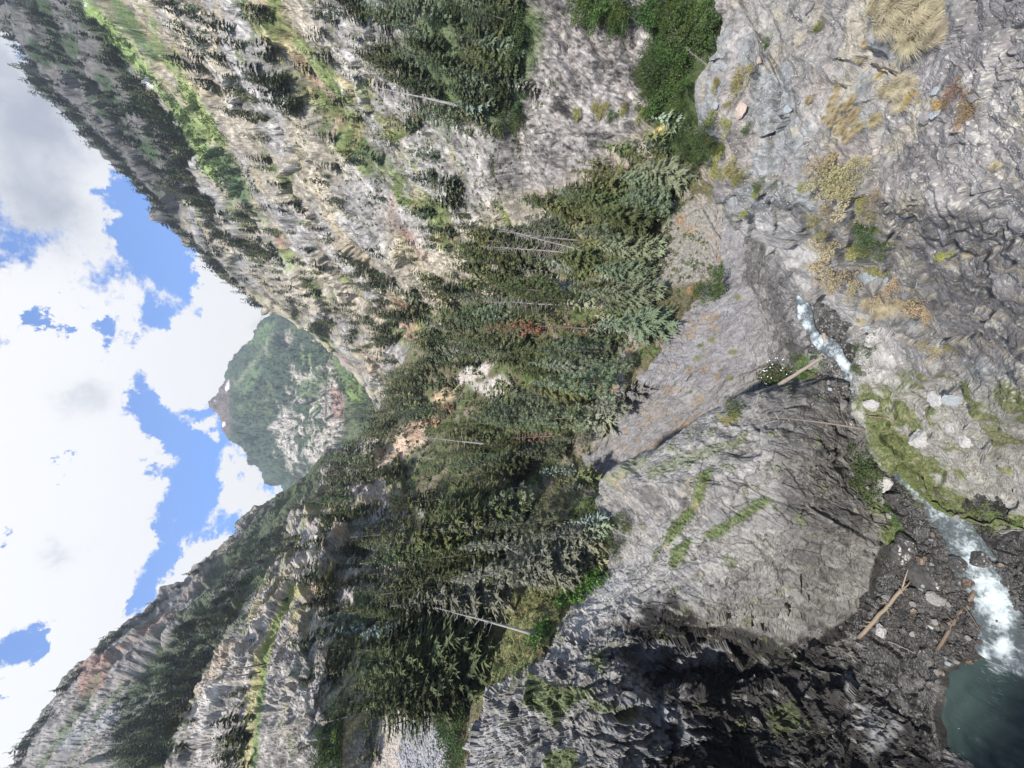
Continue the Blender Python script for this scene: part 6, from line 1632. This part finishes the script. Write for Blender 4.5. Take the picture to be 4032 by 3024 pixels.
for i, (x, y, w) in enumerate([(1290, 300, 22), (1230, 330, 18), (1330, 350, 20), (1380, 300, 16), (1270, 380, 15), (1150, 420, 9), (1200, 300, 12)]):
    plant(6, x, y, w, 'g', 'dry', ['broad pale grass clump left of the orange patch', 'pale grass clump at the brow left of the broad one', 'pale grass clump below the broad one', 'pale grass clump touching the orange patch', 'small pale grass clump under the broad one', 'lonely pale tuft on the pale brow', 'pale tuft between slab shrubs and broad clump'][i], only=NC, group='dry grass clumps on the near cliff')
# white flowered bush and stream side shrubs
b = plant(6, 650, 760, 24, 's', 'deep', 'dark green bush dotted with white flowers at the cliff foot', cat='bush', name='flowering_bush')
fl = TB(); r = np.random.RandomState(5)
for k in range(34):
    a = r.randn(3); a[2] = abs(a[2]); a /= np.linalg.norm(a); V, F = ICO1; fl.add(V * .035 + a * np.array([.85, .85, .8]) + [0, 0, .12], F)
fo = link('blossom', fl.mesh('blossom', MAT['flower']), b); fo['kind'] = 'stuff'
for a in [(6, 740, 650, 9, 's', 'deep', 'little bush with white flowers on the bank by the leaning log'), (6, 770, 780, 9, 's', 'green', 'bright low bush under the leaning log'), (6, 1190, 600, 13, 's', 'deep', 'green bush at the brink over the broad cascade'), (6, 1150, 735, 10, 's', 'deep', 'green bush at the brink right under the first one over the cascade'),
          (6, 240, 190, 22, 's', 'deep', 'green shrub on top edge of the fluted cliff, upper end'), (6, 150, 250, 20, 's', 'deep', 'green shrub on top edge of the fluted cliff, lower end'), (6, 350, 970, 18, 's', 'deep', 'dark shrub on the corner where buttress and fluted cliff meet'), (6, 300, 1050, 12, 's', 'yellow', 'pale shrub beside the dark corner shrub'),
          (6, 1150, 1340, 26, 's', 'deep', 'lush shrub on the gorge floor below the buttress'), (6, 1190, 1440, 26, 's', 'deep', 'lush shrub at the foot of the buttress beside the whitish boulder'), (6, 1150, 1520, 22, 's', 'deep', 'lush shrub filling the nook at the buttress foot')]:
    plant(*a, hz=.6)
# broadleaf thickets on the lower right slope
k = 0
for poly, c, n, w, where, grp in [([(640, -5), (690, -5), (715, 20), (700, 60), (685, 100), (660, 125), (645, 80), (655, 40)], 'green', 38, 22, 'in the bright thicket behind the near crest', 'bushes of the bright thicket'),
                                  ([(575, 0), (640, 0), (640, 30), (600, 20)], 'green', 16, 20, 'in the thicket at the top of the broken cliff', 'bushes on top of the broken cliff'),
                                  ([(440, 0), (525, 0), (540, 60), (510, 90), (470, 60)], 'deep', 34, 20, 'in the mixed thicket on the steep slope', 'bushes of the slope thicket'),
                                  ([(515, 110), (530, 80), (525, 140), (500, 130)], 'deep', 8, 15, 'in the gully beside the broken cliff', 'bushes of the gully'),
                                  ([(672, 128), (712, 122), (724, 150), (716, 178), (690, 160)], 'deep', 22, 15, 'behind the near crest beside the yellow bank', 'bushes by the yellow bank'),
                                  ([(555, 110), (640, 105), (650, 120), (560, 122)], 'yellow', 12, 10, 'in the cleft across the broken cliff', 'bushes of the cleft'),
                                  ([(445, 690), (470, 700), (468, 768), (448, 768)], 'deep', 16, 17, 'between the grey rock slide and the meadow edge', 'bushes by the rock slide'),
                                  ([(318, 740), (345, 715), (352, 768), (320, 768)], 'green', 12, 20, 'beside the road ledge above the rock slide', 'bushes above the rock slide'),
                                  ([(640, 500), (606, 500), (606, 560), (640, 540)], 'deep', 4, 13, 'under the grey firs at the buttress lip', 'bushes at the buttress lip')]:
    P_ = np.array(poly, float); m = 0
    for t in range(400):
        x, y = P_.min(0) + RS.rand(2) * (P_.max(0) - P_.min(0))
        if not inpoly(np.array([x]), np.array([y]), P_)[0]: continue
        c2 = c if random.random() < .75 else 'deep'; cc = {'green': 'bright green', 'deep': 'deep green', 'yellow': 'yellowish'}[c2]; k2 = random.uniform(.6, 1.3)
        plant(0, x, y, w * k2, 's', c2, f'{"large" if k2 > 1.05 else "medium" if k2 > .8 else "small"} {cc} bush {where}', name='bush', cat='bush', group=grp, hz=1.0); m += 1
        if m >= n: break


# ------------------------------------------------------------------ ground cover as single masses
def sampler(poly, n):
    P = np.array(poly, float); lo, hi = P.min(0), P.max(0); out = []
    while len(out) < n:
        c = lo + RS.rand(n * 2, 2) * (hi - lo); out += list(c[inpoly(c[:, 0], c[:, 1], P)])
    return out[:n]


def cover(name, label, specs, mat, fn, only=None):
    """specs: (polygon px, count, size m or px, colour); fn(rng) -> unit V,F"""
    tp = [fn(i) for i in range(4)]; Vs, Fs, Cs, n = [], [], [], 0
    for poly, cnt, size, col in specs:
        for x, y in sampler(poly, cnt):
            jt = fbm(np.array([[x / 9., y / 9., 1.], [x / 9., y / 9., 9.]]), 3, 77) * 13
            x, y = x + jt[0] + RS.randn() * 1.5, y + jt[1] + RS.randn() * 1.5
            g = ground(x, y, only)
            if g is None: continue
            V, F = tp[RS.randint(4)]; p = np.array(g[0]); s = size * float(p @ Fv) / FPX * (.6 + .8 * RS.rand()); a = RS.rand() * 6.28; c, sn = math.cos(a), math.sin(a)
            W = np.stack([V[:, 0] * c - V[:, 1] * sn, V[:, 0] * sn + V[:, 1] * c, V[:, 2]], 1) * s + p
            k = .6 + .8 * RS.rand()
            Vs.append(W); Fs.append(F + n); Cs.append(np.tile(np.array(col) * k * [.85 + .3 * RS.rand(), 1, .8 + .4 * RS.rand()], (len(V), 1))); n += len(V)
    me = mesh_np(name, np.vstack(Vs), np.vstack(Fs), mat, np.vstack(Cs)); tag(link(name, me), label, name.replace('_', ' '), kind='stuff')


def tuft(i):
    V, F = grass_mesh(500 + i, 9, 1.0, .3, .07, .5); return V, F


def leafy(i): return shrub_mesh(520 + i, 16, .5)


def stone(i): return boulder(540 + i, 8, .1, ICO1, (1, .8, .6))


cover_mat = forest_mat(); cover_mat.name = 'ground_cover'
cover('ledge_grass', 'short green grass on the near slope, buttress ledges and meadow shelf', [
    ([(858, 385), (868, 382), (885, 415), (905, 440), (925, 470), (950, 500), (935, 520), (900, 490), (870, 445)], 1900, 1.5, (.125, .16, .058)),
    ([(870, 380), (960, 385), (1024, 400), (1024, 528), (960, 500), (910, 450)], 1100, 1.3, (.15, .17, .075)),
    ([(930, 478), (955, 492), (985, 505), (1010, 530), (975, 530), (940, 515)], 500, 1.4, (.14, .17, .05)),
    ([(610, 560), (585, 598), (560, 628), (538, 668), (520, 690), (470, 705), (480, 660), (492, 620), (515, 590), (560, 570), (590, 548)], 2600, 1.8, (.17, .18, .075)),
    ([(698, 477), (712, 468), (705, 500), (690, 520), (676, 538), (664, 545), (668, 530), (690, 505)], 400, 1.4, (.10, .15, .04)),
    ([(700, 535), (720, 525), (765, 498), (772, 500), (740, 520), (715, 538)], 260, 1.4, (.09, .15, .04)),
    ([(528, 672), (556, 685), (580, 688), (600, 690), (570, 705), (555, 730), (545, 712), (520, 705)], 500, 1.5, (.11, .15, .045)),
    ([(675, 548), (690, 540), (682, 560), (672, 566)], 120, 1.4, (.09, .14, .04)), ([(548, 752), (575, 750), (580, 775), (545, 780)], 160, 1.5, (.09, .14, .04)),
    ([(888, 520), (900, 515), (905, 545), (893, 550), (880, 535)], 160, 1.5, (.07, .12, .03)), ([(730, 412), (748, 402), (740, 418), (730, 425)], 120, 1.5, (.09, .14, .04)), ([(972, 508), (1024, 515), (1024, 530), (985, 524)], 200, 1.5, (.12, .18, .05)),
], cover_mat, tuft)
cover('meadow_ferns', 'bright green ferns on the meadow shelf and along the sunny avalanche strip', [
    ([(598, 566), (608, 575), (585, 594), (560, 610), (556, 598), (575, 578)], 420, 2.6, (.095, .18, .045)), ([(536, 624), (552, 618), (545, 640), (535, 642)], 170, 2.6, (.095, .18, .045)), ([(500, 690), (540, 660), (560, 630), (530, 640), (490, 670)], 120, 1.8, (.12, .18, .06)),
    ([(100, 8), (140, 60), (165, 92), (190, 115), (215, 155), (222, 190), (205, 178), (182, 130), (150, 80), (110, 45)], 1300, 1.6, (.12, .17, .06)), ([(176, 78), (190, 85), (215, 122), (232, 155), (214, 140), (192, 110)], 400, 1.6, (.21, .26, .09)), ([(205, 150), (222, 148), (250, 185), (252, 205), (228, 200)], 420, 1.9, (.08, .12, .05)),
    ([(270, 60), (420, 20), (440, 180), (400, 260), (300, 200)], 900, 1.8, (.12, .15, .05)), ([(420, 100), (560, 80), (500, 220), (430, 250)], 500, 2.0, (.11, .14, .045)),
], cover_mat, leafy)
cover('forest_undergrowth', 'low dark undergrowth between the trees of the terrace', [
    ([(470, 280), (560, 200), (690, 190), (655, 300), (630, 370), (590, 440), (600, 520), (510, 590), (440, 600), (400, 560), (380, 440), (430, 340)], 2600, 3.0, (.07, .09, .035)),
    ([(630, 380), (655, 340), (690, 290), (720, 280), (700, 230), (650, 260)], 260, 2.2, (.10, .12, .05))], cover_mat, leafy)
cover('loose_stones', 'loose angular stones strewn over the near cliff, gorge bed and rock slide', [
    ([(402, 724), (430, 708), (452, 728), (450, 768), (400, 772)], 900, 1.5, (.27, .27, .275)), ([(380, 718), (410, 700), (420, 712), (398, 735), (395, 768), (370, 768)], 350, .9, (.38, .34, .3)),
    ([(905, 540), (935, 560), (985, 590), (985, 640), (945, 670), (905, 650), (880, 620)], 1500, 1.5, (.06, .056, .052)), ([(990, 560), (1024, 575), (1024, 650), (1010, 655)], 500, 1.6, (.08, .08, .08)), ([(800, 300), (870, 330), (872, 400), (820, 400)], 500, 1.1, (.17, .165, .16)),
    ([(715, 0), (860, 0), (840, 140), (780, 220), (740, 230), (702, 110)], 1300, .9, (.28, .27, .26)), ([(800, 100), (1024, 0), (1024, 250), (830, 260)], 700, .9, (.25, .235, .23)),
], cover_mat, stone)


# ------------------------------------------------------------------ man made things
def box(T, c, s, R=None):
    V = np.array([(x, y, z) for x in (-.5, .5) for y in (-.5, .5) for z in (-.5, .5)]) * s
    if R is not None: V = V @ R
    F = [(0, 1, 3, 2), (4, 6, 7, 5), (0, 4, 5, 1), (2, 3, 7, 6), (0, 2, 6, 4), (1, 5, 7, 3)]
    F = [t for f in F for t in ((f[0], f[1], f[2]), (f[0], f[2], f[3]))]
    T.add(V + c, F)


MAT['creosote'] = plain_mat('dark_pole_wood', (.13, .10, .08), .9, 10, .3, .2)
MAT['porcelain'] = plain_mat('brown_insulator', (.10, .06, .045), .3, 3, .1, 0)
MAT['white'] = plain_mat('white_paint', (.8, .8, .8), .5, 3, .05, 0); MAT['orange'] = plain_mat('orange_plastic', (.75, .18, .04), .5, 3, .05, 0)
ga, gb = ground(*cpx(7, 1715, 985)), ground(*cpx(7, 1693, 1037))
if ga and gb:
    A, B = np.array(ga[0]), np.array(gb[0]); zb = min(A[2], B[2]); H = 33 * float(A @ Fv) / FPX * 1.1
    B = A + (B - A) * np.array([1, 1, 0]) * 1.0; B[2] = gb[0][2]
    dist = np.linalg.norm((B - A)[:2])
    if dist > 9: B = A + (B - A) * (9 / dist); B[2] = gb[0][2]
    root = bpy.data.objects.new('utility_pole', None); COL.objects.link(root); root.location = A; tag(root, 'two legged wooden power line structure with crossarm on the grassy road ledge', 'utility pole')
    for P in (A, B):
        T = TB(); T.add(*tube([P - A - [0, 0, 1], np.array([P[0], P[1], A[2] + H]) - A], [.3, .22], 8)); link('pole', T.mesh('pole', MAT['creosote'], True), root)
    d = (B - A); d[2] = 0; L = np.linalg.norm(d); u = d / L; R = np.array([u, [-u[1], u[0], 0], [0, 0, 1]])
    T = TB(); box(T, d / 2 + [0, 0, H - .7], np.array([L * 2.1, .22, .3]), R); link('crossarm', T.mesh('crossarm', MAT['creosote']), root)
    for s in (-1, 1):
        T = TB(); T.add(*tube([d * (.5 - .5 * s) + [0, 0, H - 4.5], d * (.5 + .5 * s) + [0, 0, H - 8]], [.09, .09], 5)); link('brace', T.mesh('brace', MAT['creosote']), root)
    for s in (-.5, .5, 1.5):
        T = TB(); T.add(*tube([d * s + [0, 0, H - .8 - q] for q in (0, .3, .6, .9, 1.2)], [.05, .14, .08, .14, .05], 8)); link('insulator', T.mesh('insulator', MAT['porcelain'], True), root)

g = ground(*cpx(7, 2105, 165))
if g:
    A = np.array(g[0]); s = float(A @ Fv) / FPX
    root = bpy.data.objects.new('guardrail', None); COL.objects.link(root); root.location = A; tag(root, 'short dark post guardrail on the high road ledge at the left valley side', 'guardrail')
    for k in range(7):
        T = TB(); box(T, np.array([(k - 3) * 1.5 * s, -.2 * k * s, 2 * s]), np.array([.5 * s, .5 * s, 5 * s])); link('post', T.mesh('post', MAT['creosote']), root)
    for h in (2.4, 4.0):
        T = TB(); T.add(*tube([(-5 * s, 0, h * s), (5 * s, -1.3 * s, h * s)], [.25 * s] * 2, 5)); link('rail', T.mesh('rail', MAT['creosote']), root)
g = ground(*cpx(7, 2072, 160))
if g:
    A = np.array(g[0]); s = float(A @ Fv) / FPX
    root = bpy.data.objects.new('sign_board', None); COL.objects.link(root); root.location = A; tag(root, 'small blank white board beside the guardrail on the high road ledge', 'sign')
    T = TB(); T.add(*tube([(0, 0, -s), (0, 0, 3 * s)], [.2 * s] * 2, 5)); link('post', T.mesh('post', MAT['creosote']), root)
    T = TB(); box(T, np.array([0, -.3 * s, 3.6 * s]), np.array([3.6 * s, .25 * s, 2.6 * s])); link('panel', T.mesh('panel', MAT['white']), root)
g = ground(*cpx(7, 2072, 183))
if g:
    A = np.array(g[0]); s = float(A @ Fv) / FPX; T = TB(); T.add(*tube([(0, 0, -.4 * s), (0, 0, .6 * s), (0, 0, 2.2 * s), (0, 0, 2.4 * s)], [1.1 * s, 1.0 * s, .85 * s, .5 * s], 10))
    o = link('traffic_drum', T.mesh('traffic_drum', MAT['orange'], True)); o.location = A; tag(o, 'orange drum beside the small white board on the high road ledge', 'barrel')
g = ground(*cpx(5, 1240, 1020))
if g:
    A = np.array(g[0]); s = float(A @ Fv) / FPX; T = TB(); box(T, np.array([0, 0, 1.2 * s]), np.array([4.5 * s, .3 * s, 2.2 * s])); o = link('white_board', T.mesh('white_board', MAT['white'])); o.location = A; tag(o, 'small white board lying in the clearing of the wooded terrace', 'board')

# ------------------------------------------------------------------ air
def haze():
    P = [v for v in ((-2600, -60, -140), (2600, 5600, 2400))]
    T = TB(); a, b = np.array(P[0], float), np.array(P[1], float); box(T, (a + b) / 2, b - a)
    m = bpy.data.materials.new('thin_air'); m.use_nodes = True; N = m.node_tree.nodes; N.remove(N['Principled BSDF'])
    v = N.new('ShaderNodeVolumePrincipled'); v.inputs['Density'].default_value = HAZE; v.inputs['Color'].default_value = (.80, .88, 1, 1); v.inputs['Anisotropy'].default_value = .2
    m.node_tree.links.new(v.outputs[0], N['Material Output'].inputs['Volume'])
    tag(link('haze', T.mesh('haze', m)), 'thin blue mountain air in the valley', 'haze', kind='stuff')


HAZE = 8.5e-5
haze()
